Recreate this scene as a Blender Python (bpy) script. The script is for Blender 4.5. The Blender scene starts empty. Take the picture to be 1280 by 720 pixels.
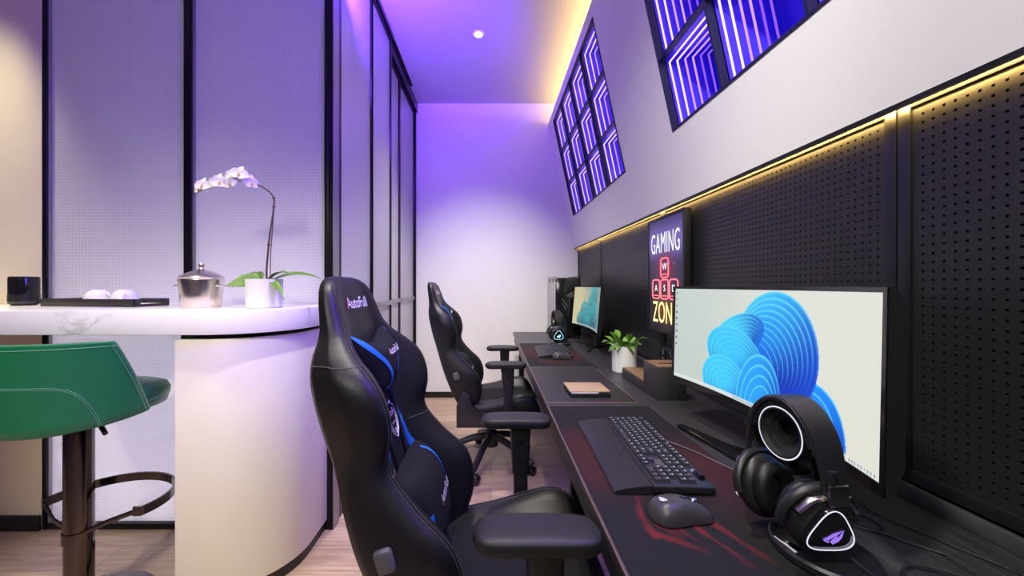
import bpy, bmesh, math, random
from mathutils import Vector, Matrix, Euler, noise as mnoise
R = math.radians
PI = math.pi
random.seed(7)
scn = bpy.context.scene
COL = scn.collection

# ------------------------------------------------------------------ materials
def new_mat(name):
    m = bpy.data.materials.new(name); m.use_nodes = True
    nt = m.node_tree; nt.nodes.clear()
    out = nt.nodes.new('ShaderNodeOutputMaterial')
    return m, nt, out

def pbr(name, col, rough=.5, metal=0.0, bump=0.0, bscale=200.0, var=0.0, vscale=8.0, spec=.5, coat=0.0, sheen=0.0,
        stretch=(1, 1, 1), trans=0.0, emit=None, estr=0.0):
    m, nt, out = new_mat(name)
    p = nt.nodes.new('ShaderNodeBsdfPrincipled')
    c = (*col, 1)
    p.inputs['Base Color'].default_value = c
    p.inputs['Roughness'].default_value = rough
    p.inputs['Metallic'].default_value = metal
    p.inputs['Specular IOR Level'].default_value = spec
    p.inputs['Coat Weight'].default_value = coat
    p.inputs['Sheen Weight'].default_value = sheen
    if emit:
        p.inputs['Emission Color'].default_value = (*emit, 1); p.inputs['Emission Strength'].default_value = estr
    nt.links.new(p.outputs[0], out.inputs[0])
    if bump or var:
        tc = nt.nodes.new('ShaderNodeTexCoord'); mp = nt.nodes.new('ShaderNodeMapping')
        mp.inputs['Scale'].default_value = stretch
        nt.links.new(tc.outputs['Object'], mp.inputs[0])
    if bump:
        n = nt.nodes.new('ShaderNodeTexNoise'); n.inputs['Scale'].default_value = bscale; n.inputs['Detail'].default_value = 3
        b = nt.nodes.new('ShaderNodeBump'); b.inputs['Strength'].default_value = bump; b.inputs['Distance'].default_value = .002
        nt.links.new(mp.outputs[0], n.inputs['Vector']); nt.links.new(n.outputs[0], b.inputs['Height']); nt.links.new(b.outputs[0], p.inputs['Normal'])
    if var:
        n2 = nt.nodes.new('ShaderNodeTexNoise'); n2.inputs['Scale'].default_value = vscale; n2.inputs['Detail'].default_value = 4
        mx = nt.nodes.new('ShaderNodeMixRGB'); mx.inputs[1].default_value = tuple(max(0, v*(1-var)) for v in col)+(1,)
        mx.inputs[2].default_value = tuple(min(1, v*(1+var)) for v in col)+(1,)
        nt.links.new(mp.outputs[0], n2.inputs['Vector']); nt.links.new(n2.outputs[0], mx.inputs[0]); nt.links.new(mx.outputs[0], p.inputs['Base Color'])
    return m

def emis(name, col, s):
    m, nt, out = new_mat(name)
    e = nt.nodes.new('ShaderNodeEmission'); e.inputs[0].default_value = (*col, 1); e.inputs[1].default_value = s
    nt.links.new(e.outputs[0], out.inputs[0]); return m

def attr_mat(name, rough=.6, emission=0.0, bump=0.0, bscale=900, spec=.4):
    m, nt, out = new_mat(name)
    a = nt.nodes.new('ShaderNodeAttribute'); a.attribute_name = 'print'
    if emission:
        e = nt.nodes.new('ShaderNodeBsdfPrincipled')
        e.inputs['Base Color'].default_value = (.01, .01, .01, 1); e.inputs['Roughness'].default_value = .35
        e.inputs['Specular IOR Level'].default_value = .2
        nt.links.new(a.outputs['Color'], e.inputs['Emission Color']); e.inputs['Emission Strength'].default_value = emission
        nt.links.new(e.outputs[0], out.inputs[0])
    else:
        p = nt.nodes.new('ShaderNodeBsdfPrincipled'); p.inputs['Roughness'].default_value = rough
        p.inputs['Specular IOR Level'].default_value = spec
        nt.links.new(a.outputs['Color'], p.inputs['Base Color']); nt.links.new(p.outputs[0], out.inputs[0])
        if bump:
            n = nt.nodes.new('ShaderNodeTexNoise'); n.inputs['Scale'].default_value = bscale
            b = nt.nodes.new('ShaderNodeBump'); b.inputs['Strength'].default_value = bump; b.inputs['Distance'].default_value = .001
            nt.links.new(n.outputs[0], b.inputs['Height']); nt.links.new(b.outputs[0], p.inputs['Normal'])
    return m

def wood_floor():
    m, nt, out = new_mat('oak_planks')
    p = nt.nodes.new('ShaderNodeBsdfPrincipled'); p.inputs['Roughness'].default_value = .42
    tc = nt.nodes.new('ShaderNodeTexCoord')
    br = nt.nodes.new('ShaderNodeTexBrick'); br.offset = .37; br.squash = 1
    br.inputs['Scale'].default_value = 1; br.inputs['Brick Width'].default_value = 1.25; br.inputs['Row Height'].default_value = .16
    br.inputs['Mortar Size'].default_value = .0015; br.inputs['Mortar Smooth'].default_value = .2
    br.inputs['Color1'].default_value = (.42, .30, .225, 1); br.inputs['Color2'].default_value = (.56, .43, .335, 1); br.inputs['Mortar'].default_value = (.16, .11, .08, 1)
    nt.links.new(tc.outputs['Object'], br.inputs['Vector'])
    mp = nt.nodes.new('ShaderNodeMapping'); mp.inputs['Scale'].default_value = (1.6, 22, 1)
    n = nt.nodes.new('ShaderNodeTexNoise'); n.inputs['Scale'].default_value = 2.2; n.inputs['Detail'].default_value = 8; n.inputs['Roughness'].default_value = .65; n.inputs['Distortion'].default_value = .6
    nt.links.new(tc.outputs['Object'], mp.inputs[0]); nt.links.new(mp.outputs[0], n.inputs['Vector'])
    rp = nt.nodes.new('ShaderNodeValToRGB'); rp.color_ramp.elements[0].position = .3; rp.color_ramp.elements[0].color = (.62, .58, .55, 1)
    rp.color_ramp.elements[1].position = .7; rp.color_ramp.elements[1].color = (1.12, 1.1, 1.08, 1)
    nt.links.new(n.outputs[0], rp.inputs[0])
    mx = nt.nodes.new('ShaderNodeMixRGB'); mx.blend_type = 'MULTIPLY'; mx.inputs[0].default_value = 1
    nt.links.new(br.outputs['Color'], mx.inputs[1]); nt.links.new(rp.outputs[0], mx.inputs[2])
    nt.links.new(mx.outputs[0], p.inputs['Base Color'])
    b = nt.nodes.new('ShaderNodeBump'); b.inputs['Strength'].default_value = .15; b.inputs['Distance'].default_value = .002
    nt.links.new(n.outputs[0], b.inputs['Height']); nt.links.new(b.outputs[0], p.inputs['Normal'])
    nt.links.new(p.outputs[0], out.inputs[0]); return m

def grain_mat(name, c1, c2, rough, scale=(2, 60, 2), bump=.2):
    m, nt, out = new_mat(name)
    p = nt.nodes.new('ShaderNodeBsdfPrincipled'); p.inputs['Roughness'].default_value = rough; p.inputs['Specular IOR Level'].default_value = .4
    tc = nt.nodes.new('ShaderNodeTexCoord'); mp = nt.nodes.new('ShaderNodeMapping'); mp.inputs['Scale'].default_value = scale
    n = nt.nodes.new('ShaderNodeTexNoise'); n.inputs['Scale'].default_value = 3; n.inputs['Detail'].default_value = 7; n.inputs['Roughness'].default_value = .7
    nt.links.new(tc.outputs['Object'], mp.inputs[0]); nt.links.new(mp.outputs[0], n.inputs['Vector'])
    rp = nt.nodes.new('ShaderNodeValToRGB'); rp.color_ramp.elements[0].position = .32; rp.color_ramp.elements[0].color = (*c1, 1)
    rp.color_ramp.elements[1].position = .7; rp.color_ramp.elements[1].color = (*c2, 1)
    nt.links.new(n.outputs[0], rp.inputs[0]); nt.links.new(rp.outputs[0], p.inputs['Base Color'])
    b = nt.nodes.new('ShaderNodeBump'); b.inputs['Strength'].default_value = bump; b.inputs['Distance'].default_value = .001
    nt.links.new(n.outputs[0], b.inputs['Height']); nt.links.new(b.outputs[0], p.inputs['Normal'])
    nt.links.new(p.outputs[0], out.inputs[0]); return m

def marble_mat():
    m, nt, out = new_mat('white_marble')
    p = nt.nodes.new('ShaderNodeBsdfPrincipled'); p.inputs['Roughness'].default_value = .18
    tc = nt.nodes.new('ShaderNodeTexCoord')
    n = nt.nodes.new('ShaderNodeTexNoise'); n.inputs['Scale'].default_value = 2.1; n.inputs['Detail'].default_value = 9; n.inputs['Distortion'].default_value = 1.6; n.inputs['Roughness'].default_value=.6
    nt.links.new(tc.outputs['Object'], n.inputs['Vector'])
    rp = nt.nodes.new('ShaderNodeValToRGB'); e = rp.color_ramp.elements
    e[0].position = .475; e[0].color = (.86, .85, .84, 1); e[1].position = .525; e[1].color = (.86, .85, .84, 1)
    v = e.new(.5); v.color = (.55, .53, .51, 1)
    n2 = nt.nodes.new('ShaderNodeTexNoise'); n2.inputs['Scale'].default_value = 1.3
    nt.links.new(tc.outputs['Object'], n2.inputs['Vector'])
    mx = nt.nodes.new('ShaderNodeMixRGB'); mx.inputs[1].default_value = (.86, .85, .84, 1)
    r2 = nt.nodes.new('ShaderNodeValToRGB'); r2.color_ramp.elements[0].position = .5; r2.color_ramp.elements[1].position = .62
    nt.links.new(n2.outputs[0], r2.inputs[0]); nt.links.new(r2.outputs[0], mx.inputs[0])
    nt.links.new(n.outputs[0], rp.inputs[0]); nt.links.new(rp.outputs[0], mx.inputs[2]); nt.links.new(mx.outputs[0], p.inputs['Base Color'])
    nt.links.new(p.outputs[0], out.inputs[0]); return m

def reeded_glass(name, tint, plane):
    # frosted checked glass: scatters light from both sides; small square relief
    m, nt, out = new_mat(name)
    tc = nt.nodes.new('ShaderNodeTexCoord'); sp = nt.nodes.new('ShaderNodeSeparateXYZ')
    nt.links.new(tc.outputs['Object'], sp.inputs[0])
    hs = []
    for ax in ((0, 2) if plane == 'x' else (1, 2)):
        mu = nt.nodes.new('ShaderNodeMath'); mu.operation = 'MULTIPLY'; mu.inputs[1].default_value = 2*PI/.0155
        si = nt.nodes.new('ShaderNodeMath'); si.operation = 'SINE'
        nt.links.new(sp.outputs[ax], mu.inputs[0]); nt.links.new(mu.outputs[0], si.inputs[0]); hs.append(si)
    ad = nt.nodes.new('ShaderNodeMath'); ad.operation = 'ADD'
    nt.links.new(hs[0].outputs[0], ad.inputs[0]); nt.links.new(hs[1].outputs[0], ad.inputs[1])
    b = nt.nodes.new('ShaderNodeBump'); b.inputs['Strength'].default_value = .16; b.inputs['Distance'].default_value = .002
    nt.links.new(ad.outputs[0], b.inputs['Height'])
    d = nt.nodes.new('ShaderNodeBsdfDiffuse'); d.inputs[0].default_value = (*tint, 1)
    t = nt.nodes.new('ShaderNodeBsdfTranslucent'); t.inputs[0].default_value = (*tint, 1)
    g = nt.nodes.new('ShaderNodeBsdfGlossy'); g.inputs['Roughness'].default_value = .22; g.inputs[0].default_value = (.9, .9, .95, 1)
    for k in (d, t, g): nt.links.new(b.outputs[0], k.inputs['Normal'])
    m1 = nt.nodes.new('ShaderNodeMixShader'); m1.inputs[0].default_value = .45
    nt.links.new(d.outputs[0], m1.inputs[1]); nt.links.new(t.outputs[0], m1.inputs[2])
    fr = nt.nodes.new('ShaderNodeFresnel'); fr.inputs[0].default_value = 1.5
    m2 = nt.nodes.new('ShaderNodeMixShader')
    nt.links.new(fr.outputs[0], m2.inputs[0]); nt.links.new(m1.outputs[0], m2.inputs[1]); nt.links.new(g.outputs[0], m2.inputs[2])
    nt.links.new(m2.outputs[0], out.inputs[0]); return m

def clear_glass(name):
    m, nt, out = new_mat(name)
    t = nt.nodes.new('ShaderNodeBsdfTransparent'); t.inputs[0].default_value = (.93, .93, .98, 1)
    g = nt.nodes.new('ShaderNodeBsdfGlossy'); g.inputs['Roughness'].default_value = .02
    lw = nt.nodes.new('ShaderNodeLayerWeight'); fr = nt.nodes.new('ShaderNodeMath'); fr.operation = 'POWER'; fr.inputs[1].default_value = 5; nt.links.new(lw.outputs['Facing'], fr.inputs[0])
    m2 = nt.nodes.new('ShaderNodeMixShader')
    nt.links.new(fr.outputs[0], m2.inputs[0]); nt.links.new(t.outputs[0], m2.inputs[1]); nt.links.new(g.outputs[0], m2.inputs[2])
    nt.links.new(m2.outputs[0], out.inputs[0]); return m

M = {}
M['paint'] = pbr('white_paint', (.80, .78, .76), .6, bump=.05, bscale=300)
M['beige'] = pbr('beige_wallcover', (.80, .71, .53), .7, bump=.25, bscale=260)
M['ceil'] = pbr('ceiling_paint', (.50, .50, .50), .8)
M['bouncecut'] = pbr('bounce_cut_dark', (.16, .15, .14), .7)  # unseen walls made dark to cut bounced light
M['floor'] = wood_floor()
M['skirt'] = pbr('black_skirting', (.012, .011, .011), .35)
M['blackmetal'] = pbr('black_powder_coat', (.012, .012, .014), .42, .3)
M['framemetal'] = pbr('dark_anodised_frame', (.012, .011, .016), .3, .6)
M['railmetal'] = pbr('brushed_grey_rail', (.32, .31, .34), .35, .8)
M['glassx'] = reeded_glass('checked_frosted_glass', (.74, .72, .76), 'x')
M['glassy'] = reeded_glass('frosted_sliding_glass', (.72, .71, .75), 'y')
M['clear'] = clear_glass('clear_pane')
M['peg'] = pbr('black_pegboard', (.017, .016, .017), .42, .2, bump=.1, bscale=500)
M['pegback'] = pbr('pegboard_backing', (.006, .006, .006), .8)
M['desk'] = grain_mat('dark_ash_worktop', (.018, .018, .02), (.062, .060, .064), .42, (45, 2.2, 2))
M['deskedge'] = pbr('dark_desk_apron', (.035, .033, .034), .4)
M['leather'] = pbr('black_leather', (.008, .0078, .008), .43, bump=.22, bscale=420, spec=.42)
M['fabric'] = pbr('black_mesh_fabric', (.009, .009, .012), .8, bump=.3, bscale=900, spec=.25)
M['blue'] = pbr('blue_leather', (.012, .17, .56), .45, bump=.12, bscale=500)
M['white'] = pbr('white_embroidery', (.82, .80, .82), .6)
M['pink'] = pbr('pink_embroidery', (.75, .25, .32), .6)
M['thread'] = pbr('grey_thread', (.075, .07, .07), .6)
M['plastic'] = pbr('black_plastic', (.014, .014, .015), .38, bump=.08, bscale=900)
M['softplastic'] = pbr('soft_black_rubber', (.012, .012, .012), .5, bump=.18, bscale=1400)
M['greyplastic'] = pbr('grey_bracket', (.10, .10, .105), .42)
M['gloss'] = pbr('gloss_black', (.008, .008, .009), .12)
M['chrome'] = pbr('polished_steel', (.75, .73, .70), .16, 1.0)
M['steel'] = pbr('brushed_steel', (.78, .70, .60), .24, 1.0, bump=.06, bscale=300, stretch=(1, 1, .03))
M['darkchrome'] = pbr('smoked_chrome', (.10, .085, .08), .12, 1.0)
M['gunmetal'] = pbr('gunmetal', (.25, .25, .26), .3, 1.0)
M['green'] = pbr('green_leather', (.012, .155, .062), .33, bump=.16, bscale=350, var=.12, vscale=14)
M['greenthread'] = pbr('light_green_thread', (.10, .30, .19), .6)
M['marble'] = marble_mat()
M['lacquer'] = pbr('cream_lacquer', (.80, .76, .70), .32)
M['tray'] = pbr('dark_tray', (.03, .026, .023), .4, bump=.1)
M['ceramic'] = pbr('white_ceramic', (.86, .85, .83), .18)
M['matteceramic'] = pbr('white_matte_ceramic', (.83, .82, .81), .45)
M['leaf'] = pbr('green_leaf', (.16, .33, .05), .38, var=.35, vscale=25)
M['darkleaf'] = pbr('dark_orchid_leaf', (.12, .25, .03), .33, var=.3, vscale=18)
M['soil'] = pbr('bark_soil', (.05, .032, .02), .9, bump=.8, bscale=90)
M['stem'] = pbr('brown_stem', (.10, .055, .04), .5)
M['petal'] = pbr('white_petal', (.88, .86, .82), .5)
M['lip'] = pbr('yellow_lip', (.75, .60, .12), .5)
M['wood'] = grain_mat('light_oak', (.42, .28, .16), (.60, .43, .27), .5, (3, 40, 3))
M['brownwood'] = grain_mat('brown_wood', (.15, .085, .045), (.28, .17, .10), .5, (30, 3, 3))
M['paper'] = pbr('paper_edges', (.80, .79, .77), .8)
M['silver'] = pbr('silver_panel', (.45, .44, .44), .4, .6)
M['blue_dark'] = pbr('blue_mirror_wall', (.09, .06, .80), .25)
M['panelframe'] = pbr('navy_panel_frame', (.006, .008, .045), .5, .0)
M['ledA'] = emis('led_violet_bright', (.62, .40, 1.0), 2.6)
M['ledB'] = emis('led_reflection_mid', (.46, .24, 1.0), 1.9)
M['ledC'] = emis('led_reflection_deep', (.28, .10, 1.0), 1.3)
M['warmled'] = emis('warm_led_tape', (1.0, .62, .22), 14.0)
M['lampface'] = emis('lamp_face', (1.0, .93, .82), 22.0)
M['ringled'] = emis('white_ring_led', (.88, .84, 1.0), 1.0)
M['cyanled'] = emis('cyan_led', (.35, .85, 1.0), 2.5)
M['violetled'] = emis('violet_logo_led', (.36, .20, .9), 1.0)
M['keyled'] = emis('key_legend_led', (.80, .80, 1.0), 1.5)
M['keyglow'] = emis('key_backlight', (.30, .28, .55), .20)
M['redkey'] = emis('red_key_led', (1.0, .25, .45), .7)
M['neonwhite'] = emis('white_neon', (.90, .93, 1.0), 1.5)
M['neonred'] = emis('red_neon', (1.0, .16, .22), 2.0)
M['neonyellow'] = emis('yellow_neon', (1.0, .72, .28), 2.2)
M['signface'] = attr_mat('sign_poster', emission=1.0)
M['screen'] = attr_mat('screen_picture', emission=1.0)
M['matprint'] = attr_mat('desk_mat_cloth', rough=.75, bump=.25, bscale=1500, spec=.25)
M['pad'] = pbr('black_leather_pad', (.016, .015, .015), .5, bump=.35, bscale=700)
M['mousebody'] = pbr('dark_grey_mouse', (.045, .044, .045), .38)
M['key'] = pbr('dark_keycap', (.030, .030, .036), .5)
M['brass'] = pbr('bronze_edge', (.30, .21, .15), .4, .7)
M['cable'] = pbr('black_cable', (.02, .02, .02), .4)
M['greycable'] = pbr('braided_grey_cable', (.12, .12, .125), .6)

# ------------------------------------------------------------------ mesh tools
class G:
    """Collects vertices and faces (with a material slot) for ONE mesh."""
    def __init__(s): s.v = []; s.f = []; s.m = []
    def add(s, vs, fs, mi=0, T=None):
        o = len(s.v)
        s.v += [tuple(T @ Vector(p)) if T else tuple(p) for p in vs]
        s.f += [tuple(i+o for i in f) for f in fs]; s.m += [mi]*len(fs)
        return s
    def bm(s, bm, mi=0, T=None):
        bm.verts.index_update()
        s.add([v.co.copy() for v in bm.verts], [[v.index for v in f.verts] for f in bm.faces], mi, T); bm.free(); return s
    def box(s, lo, hi, bev=0.0, mi=0, T=None, seg=2):
        bm = bmesh.new(); bmesh.ops.create_cube(bm, size=1)
        sz = Vector(hi)-Vector(lo); c = (Vector(hi)+Vector(lo))/2
        for v in bm.verts: v.co = Vector((v.co.x*sz.x, v.co.y*sz.y, v.co.z*sz.z))+c
        if bev: bmesh.ops.bevel(bm, geom=bm.edges[:], offset=min(bev, .49*min(abs(t) for t in sz)), segments=seg, affect='EDGES', profile=.5)
        return s.bm(bm, mi, T)
    def lathe(s, prof, n=32, mi=0, T=None, sx=1, sy=1, loop=False):
        vs = []; fs = []; k = len(prof)
        for i in range(n):
            a = 2*PI*i/n
            for r, z in prof: vs.append((r*math.cos(a)*sx, r*math.sin(a)*sy, z))
        for i in range(n):
            j = (i+1) % n
            for q in range(k if loop else k-1): q2 = (q+1) % k; fs.append((i*k+q, j*k+q, j*k+q2, i*k+q2))
        if loop: return s.add(vs, fs, mi, T)
        if prof[0][0] > 1e-6: fs.append(tuple(i*k for i in reversed(range(n))))
        if prof[-1][0] > 1e-6: fs.append(tuple(i*k+k-1 for i in range(n)))
        return s.add(vs, fs, mi, T)
    def tube(s, pts, r, n=8, mi=0, T=None, closed=False, flat=None):
        pts = [Vector(p) for p in pts]; vs = []; fs = []; N = len(pts); up = Vector((0, 0, 1)); prev = None
        for i, p in enumerate(pts):
            a = pts[(i-1) % N] if (closed or i > 0) else p; b = pts[(i+1) % N] if (closed or i < N-1) else p
            t = (b-a).normalized()
            if prev is None:
                q = up if abs(t.dot(up)) < .95 else Vector((1, 0, 0)); x = t.cross(q).normalized()
            else:
                x = prev-t*prev.dot(t); x.normalize()
            prev = x; y = t.cross(x)
            rr = r[i] if isinstance(r, (list, tuple)) else r
            for k in range(n):
                an = 2*PI*k/n
                fx, fy = flat if flat else (1, 1)
                vs.append(p+x*math.cos(an)*rr*fx+y*math.sin(an)*rr*fy)
        for i in range(N if closed else N-1):
            j = (i+1) % N
            for k in range(n): l = (k+1) % n; fs.append((i*n+k, i*n+l, j*n+l, j*n+k))
        if not closed: fs += [tuple(reversed(range(n))), tuple((N-1)*n+k for k in range(n))]
        return s.add(vs, fs, mi, T)
    def prism(s, poly, z0, z1, mi=0, T=None, bev=0.0):
        n = len(poly)
        if bev:
            bm = bmesh.new(); f = bm.faces.new([bm.verts.new((x, y, z0)) for x, y in poly])
            r = bmesh.ops.extrude_face_region(bm, geom=[f])
            for v in [g for g in r['geom'] if isinstance(g, bmesh.types.BMVert)]: v.co.z = z1
            bmesh.ops.recalc_face_normals(bm, faces=bm.faces[:])
            es = [e for e in bm.edges if abs(e.verts[0].co.z-e.verts[1].co.z) < 1e-7]
            bmesh.ops.bevel(bm, geom=es, offset=bev, segments=2, affect='EDGES', profile=.5)
            return s.bm(bm, mi, T)
        vs = [(x, y, z0) for x, y in poly]+[(x, y, z1) for x, y in poly]
        fs = [tuple(reversed(range(n))), tuple(range(n, 2*n))]+[(i, (i+1) % n, n+(i+1) % n, n+i) for i in range(n)]
        return s.add(vs, fs, mi, T)
    def grid(s, fn, nu, nv, mi=0, closed_u=False, cap=False, T=None):
        vs = [fn(i/(nu if closed_u else nu-1), j/(nv-1)) for j in range(nv) for i in range(nu)]; fs = []
        for j in range(nv-1):
            for i in range(nu if closed_u else nu-1):
                k = (i+1) % nu; fs.append((j*nu+i, j*nu+k, (j+1)*nu+k, (j+1)*nu+i))
        if cap: fs += [tuple(reversed(range(nu))), tuple((nv-1)*nu+i for i in range(nu))]
        return s.add(vs, fs, mi, T)
    def ball(s, c, r, mi=0, seg=16, T=None):
        bm = bmesh.new(); bmesh.ops.create_uvsphere(bm, u_segments=seg, v_segments=seg//2+2, radius=1)
        rr = r if isinstance(r, (tuple, list)) else (r, r, r)
        for v in bm.verts: v.co = Vector((v.co.x*rr[0]+c[0], v.co.y*rr[1]+c[1], v.co.z*rr[2]+c[2]))
        return s.bm(bm, mi, T)

def wpos(o):
    p = Vector((0, 0, 0))
    while o: p += o.location; o = o.parent
    return p

def obj(name, g, mats, parent=None, ang=35, sub=0, world=False, solid=0, recalc=True, label=None, offs=0):
    me = bpy.data.meshes.new(name)
    vs = g.v
    if world and parent: w = wpos(parent); vs = [(p[0]-w.x, p[1]-w.y, p[2]-w.z) for p in vs]
    me.from_pydata(vs, [], g.f)
    if not isinstance(mats, (list, tuple)): mats = [mats]
    for m in mats: me.materials.append(m)
    me.polygons.foreach_set('material_index', g.m)
    if recalc:
        bm = bmesh.new(); bm.from_mesh(me); bmesh.ops.recalc_face_normals(bm, faces=bm.faces[:]); bm.to_mesh(me); bm.free()
    me.shade_smooth()
    if ang < 180 and not sub: me.set_sharp_from_angle(angle=R(ang))
    me.update()
    o = bpy.data.objects.new(name, me); COL.objects.link(o)
    if parent: o.parent = parent
    if solid:
        s = o.modifiers.new('solid', 'SOLIDIFY'); s.thickness = solid; s.offset = offs
    if sub:
        s = o.modifiers.new('sub', 'SUBSURF'); s.levels = sub; s.render_levels = sub
    if label: o['label'] = label
    return o

def tag(o, label, cat, group=None):
    o['label'] = label; o['category'] = cat
    if group: o['group'] = group
    return o
def thing(name, label, cat, loc=(0, 0, 0), rotz=0, group=None):
    o = bpy.data.objects.new(name, None); COL.objects.link(o); o.empty_display_size = .05
    o.location = loc; o.rotation_euler = (0, 0, rotz); return tag(o, label, cat, group)
def struct(name, g, mats, parent=None, **k):
    o = obj(name, g, mats, parent, **k); o['kind'] = 'structure'; return o
def struct_empty(name, loc=(0, 0, 0)):
    o = bpy.data.objects.new(name, None); COL.objects.link(o); o.location = loc; o['kind'] = 'structure'; return o
def copy_tree(o, parent=None):
    c = o.copy(); COL.objects.link(c)
    if parent: c.parent = parent
    for ch in [x for x in list(bpy.data.objects) if x.parent == o]: copy_tree(ch, c)
    return c

def rrect(w, h, r, n=6):
    p = []
    for cx, cy, a0 in ((w/2-r, h/2-r, 0), (-w/2+r, h/2-r, 90), (-w/2+r, -h/2+r, 180), (w/2-r, -h/2+r, 270)):
        for i in range(n+1):
            a = R(a0+90*i/n); p.append((cx+r*math.cos(a), cy+r*math.sin(a)))
    return p
def frame(o, rt, up):
    """matrix: local x -> rt, y -> up, z -> rt x up"""
    rt = Vector(rt).normalized(); up = Vector(up).normalized(); n = rt.cross(up)
    m = Matrix((rt, up, n)).transposed().to_4x4(); m.translation = Vector(o); return m
def text_g(g, s, height, T, depth=.0006, squeeze=1.0, mi=0, bold=0.0, shear=0.0, first_mi=None, spacing=1.0):
    cu = bpy.data.curves.new('txt', 'FONT'); cu.body = s; cu.align_x = 'CENTER'; cu.align_y = 'CENTER'; cu.size = 1; cu.extrude = 0
    cu.offset = bold; cu.shear = shear; cu.space_character = spacing; cu.resolution_u = 4
    o = bpy.data.objects.new('txt', cu); COL.objects.link(o)
    dg = bpy.context.evaluated_depsgraph_get(); me = bpy.data.meshes.new_from_object(o.evaluated_get(dg))
    vs = [v.co.copy() for v in me.vertices]; fs = [list(p.vertices) for p in me.polygons]
    zs = [v.y for v in vs]; k = height/(max(zs)-min(zs)) if vs else 1; cy = (max(zs)+min(zs))/2; xs = [v.x for v in vs]; cx = (max(xs)+min(xs))/2
    vs = [((v.x-cx)*k*squeeze, (v.y-cy)*k, depth) for v in vs]
    if first_mi is not None:
        x0 = min(v[0] for v in vs); w = max(v[0] for v in vs)-x0; lim = x0+w/len(s)*1.05
        fa = [f for f in fs if all(vs[i][0] < lim for i in f)]; fb = [f for f in fs if not all(vs[i][0] < lim for i in f)]
        g.add(vs, fa, first_mi, T); g.add(vs, fb, mi, T)
    else: g.add(vs, fs, mi, T)
    bpy.data.objects.remove(o); bpy.data.curves.remove(cu); bpy.data.meshes.remove(me)
    return g

def interp(tab, x):
    """smooth (Catmull-Rom) table lookup; rows (x, a, b, ...)"""
    if x <= tab[0][0]: return tab[0][1:]
    if x >= tab[-1][0]: return tab[-1][1:]
    for i in range(len(tab)-1):
        if tab[i][0] <= x <= tab[i+1][0]: break
    p0 = tab[max(0, i-1)]; p1 = tab[i]; p2 = tab[i+1]; p3 = tab[min(len(tab)-1, i+2)]
    h = p2[0]-p1[0]; t = (x-p1[0])/h; o = []
    for k in range(1, len(p1)):
        m1 = (p2[k]-p0[k])/(p2[0]-p0[0])*h; m2 = (p3[k]-p1[k])/(p3[0]-p1[0])*h
        o.append((2*t**3-3*t**2+1)*p1[k]+(t**3-2*t**2+t)*m1+(-2*t**3+3*t**2)*p2[k]+(t**3-t**2)*m2)
    return o
def sstep(a, b, x):
    t = min(1, max(0, (x-a)/(b-a))) if a != b else float(x > a); return t*t*(3-2*t)
def spline(pts, n=8):
    pts = [Vector(p) for p in pts]; o = []
    for i in range(len(pts)-1):
        p0 = pts[max(0, i-1)]; p1 = pts[i]; p2 = pts[i+1]; p3 = pts[min(len(pts)-1, i+2)]
        for k in range(n):
            t = k/n
            o.append(.5*((2*p1)+(p2-p0)*t+(2*p0-5*p1+4*p2-p3)*t*t+(-p0+3*p1-3*p2+p3)*t**3))
    o.append(pts[-1]); return o
def lerp3(a, b, t): return tuple(a[i]+(b[i]-a[i])*t for i in range(3))

# emblem: a slanted eye of three blades, unit size
EMB = [[(-.50, -.08), (-.30, .02), (-.05, .22), (.50, .42), (.16, .10), (-.06, -.04), (-.22, -.16)],
       [(.50, .42), (.46, .02), (.30, -.24), (.02, -.40), (-.12, -.24), (.10, -.18), (.26, -.02), (.34, .16)],
       [(-.12, -.24), (.02, -.04), (.20, .10), (.26, -.02), (.10, -.18)],
       [(-.50, -.08), (-.44, -.20), (-.22, -.30), (-.12, -.24), (-.30, -.16)]]
def emblem_g(g, size, T, mi=0, z=.0006):
    for p in EMB: g.add([(x*size, y*size, z) for x, y in p], [tuple(range(len(p)))], mi, T)
    return g
# ------------------------------------------------------------------ room
DZ = .74           # worktop height
CZ = 3.195         # ceiling
YB = 4.09          # far wall
XP = -.826         # side partition
YP = 1.90          # front partition
Y0 = -1.7; X0 = -3.4; X1 = 1.28
struct('floor', G().box((X0-.1, Y0-.1, -.06), (X1+.1, YB+.1, 0)), M['floor'])
struct('ceiling', G().box((X0-.1, Y0-.1, CZ), (X1+.1, YB+.1, CZ+.06)), M['ceil'])
struct('wall_back', G().box((X0-.1, YB, 0), (X1+.1, YB+.1, CZ)), M['paint'])
struct('wall_left', G().box((X0-.1, Y0, 0), (X0, YB, CZ)), M['bouncecut'])
struct('wall_front', G().box((X0, Y0-.1, 0), (X1, Y0, CZ)), M['bouncecut'])
struct('wall_right', G().box((X1, Y0, 0), (X1+.1, YB, CZ)), M['bouncecut'])
struct('wall_middle', G().box((X0, YP-.03, 0), (-2.235, YP+.06, CZ)), M['beige'])
struct('baseboard_back', G().box((XP+.03, YB-.014, 0), (.9, YB, .062), .003), M['skirt'])
struct('baseboard_middle', G().box((X0, YP-.045, 0), (-2.235, YP-.03, .075), .003), M['skirt'])
# lower right wall carrying the pegboards
struct('wall_lower', G().box((.966, Y0, 0), (X1, YB, 1.70)), M['pegback'])

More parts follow.
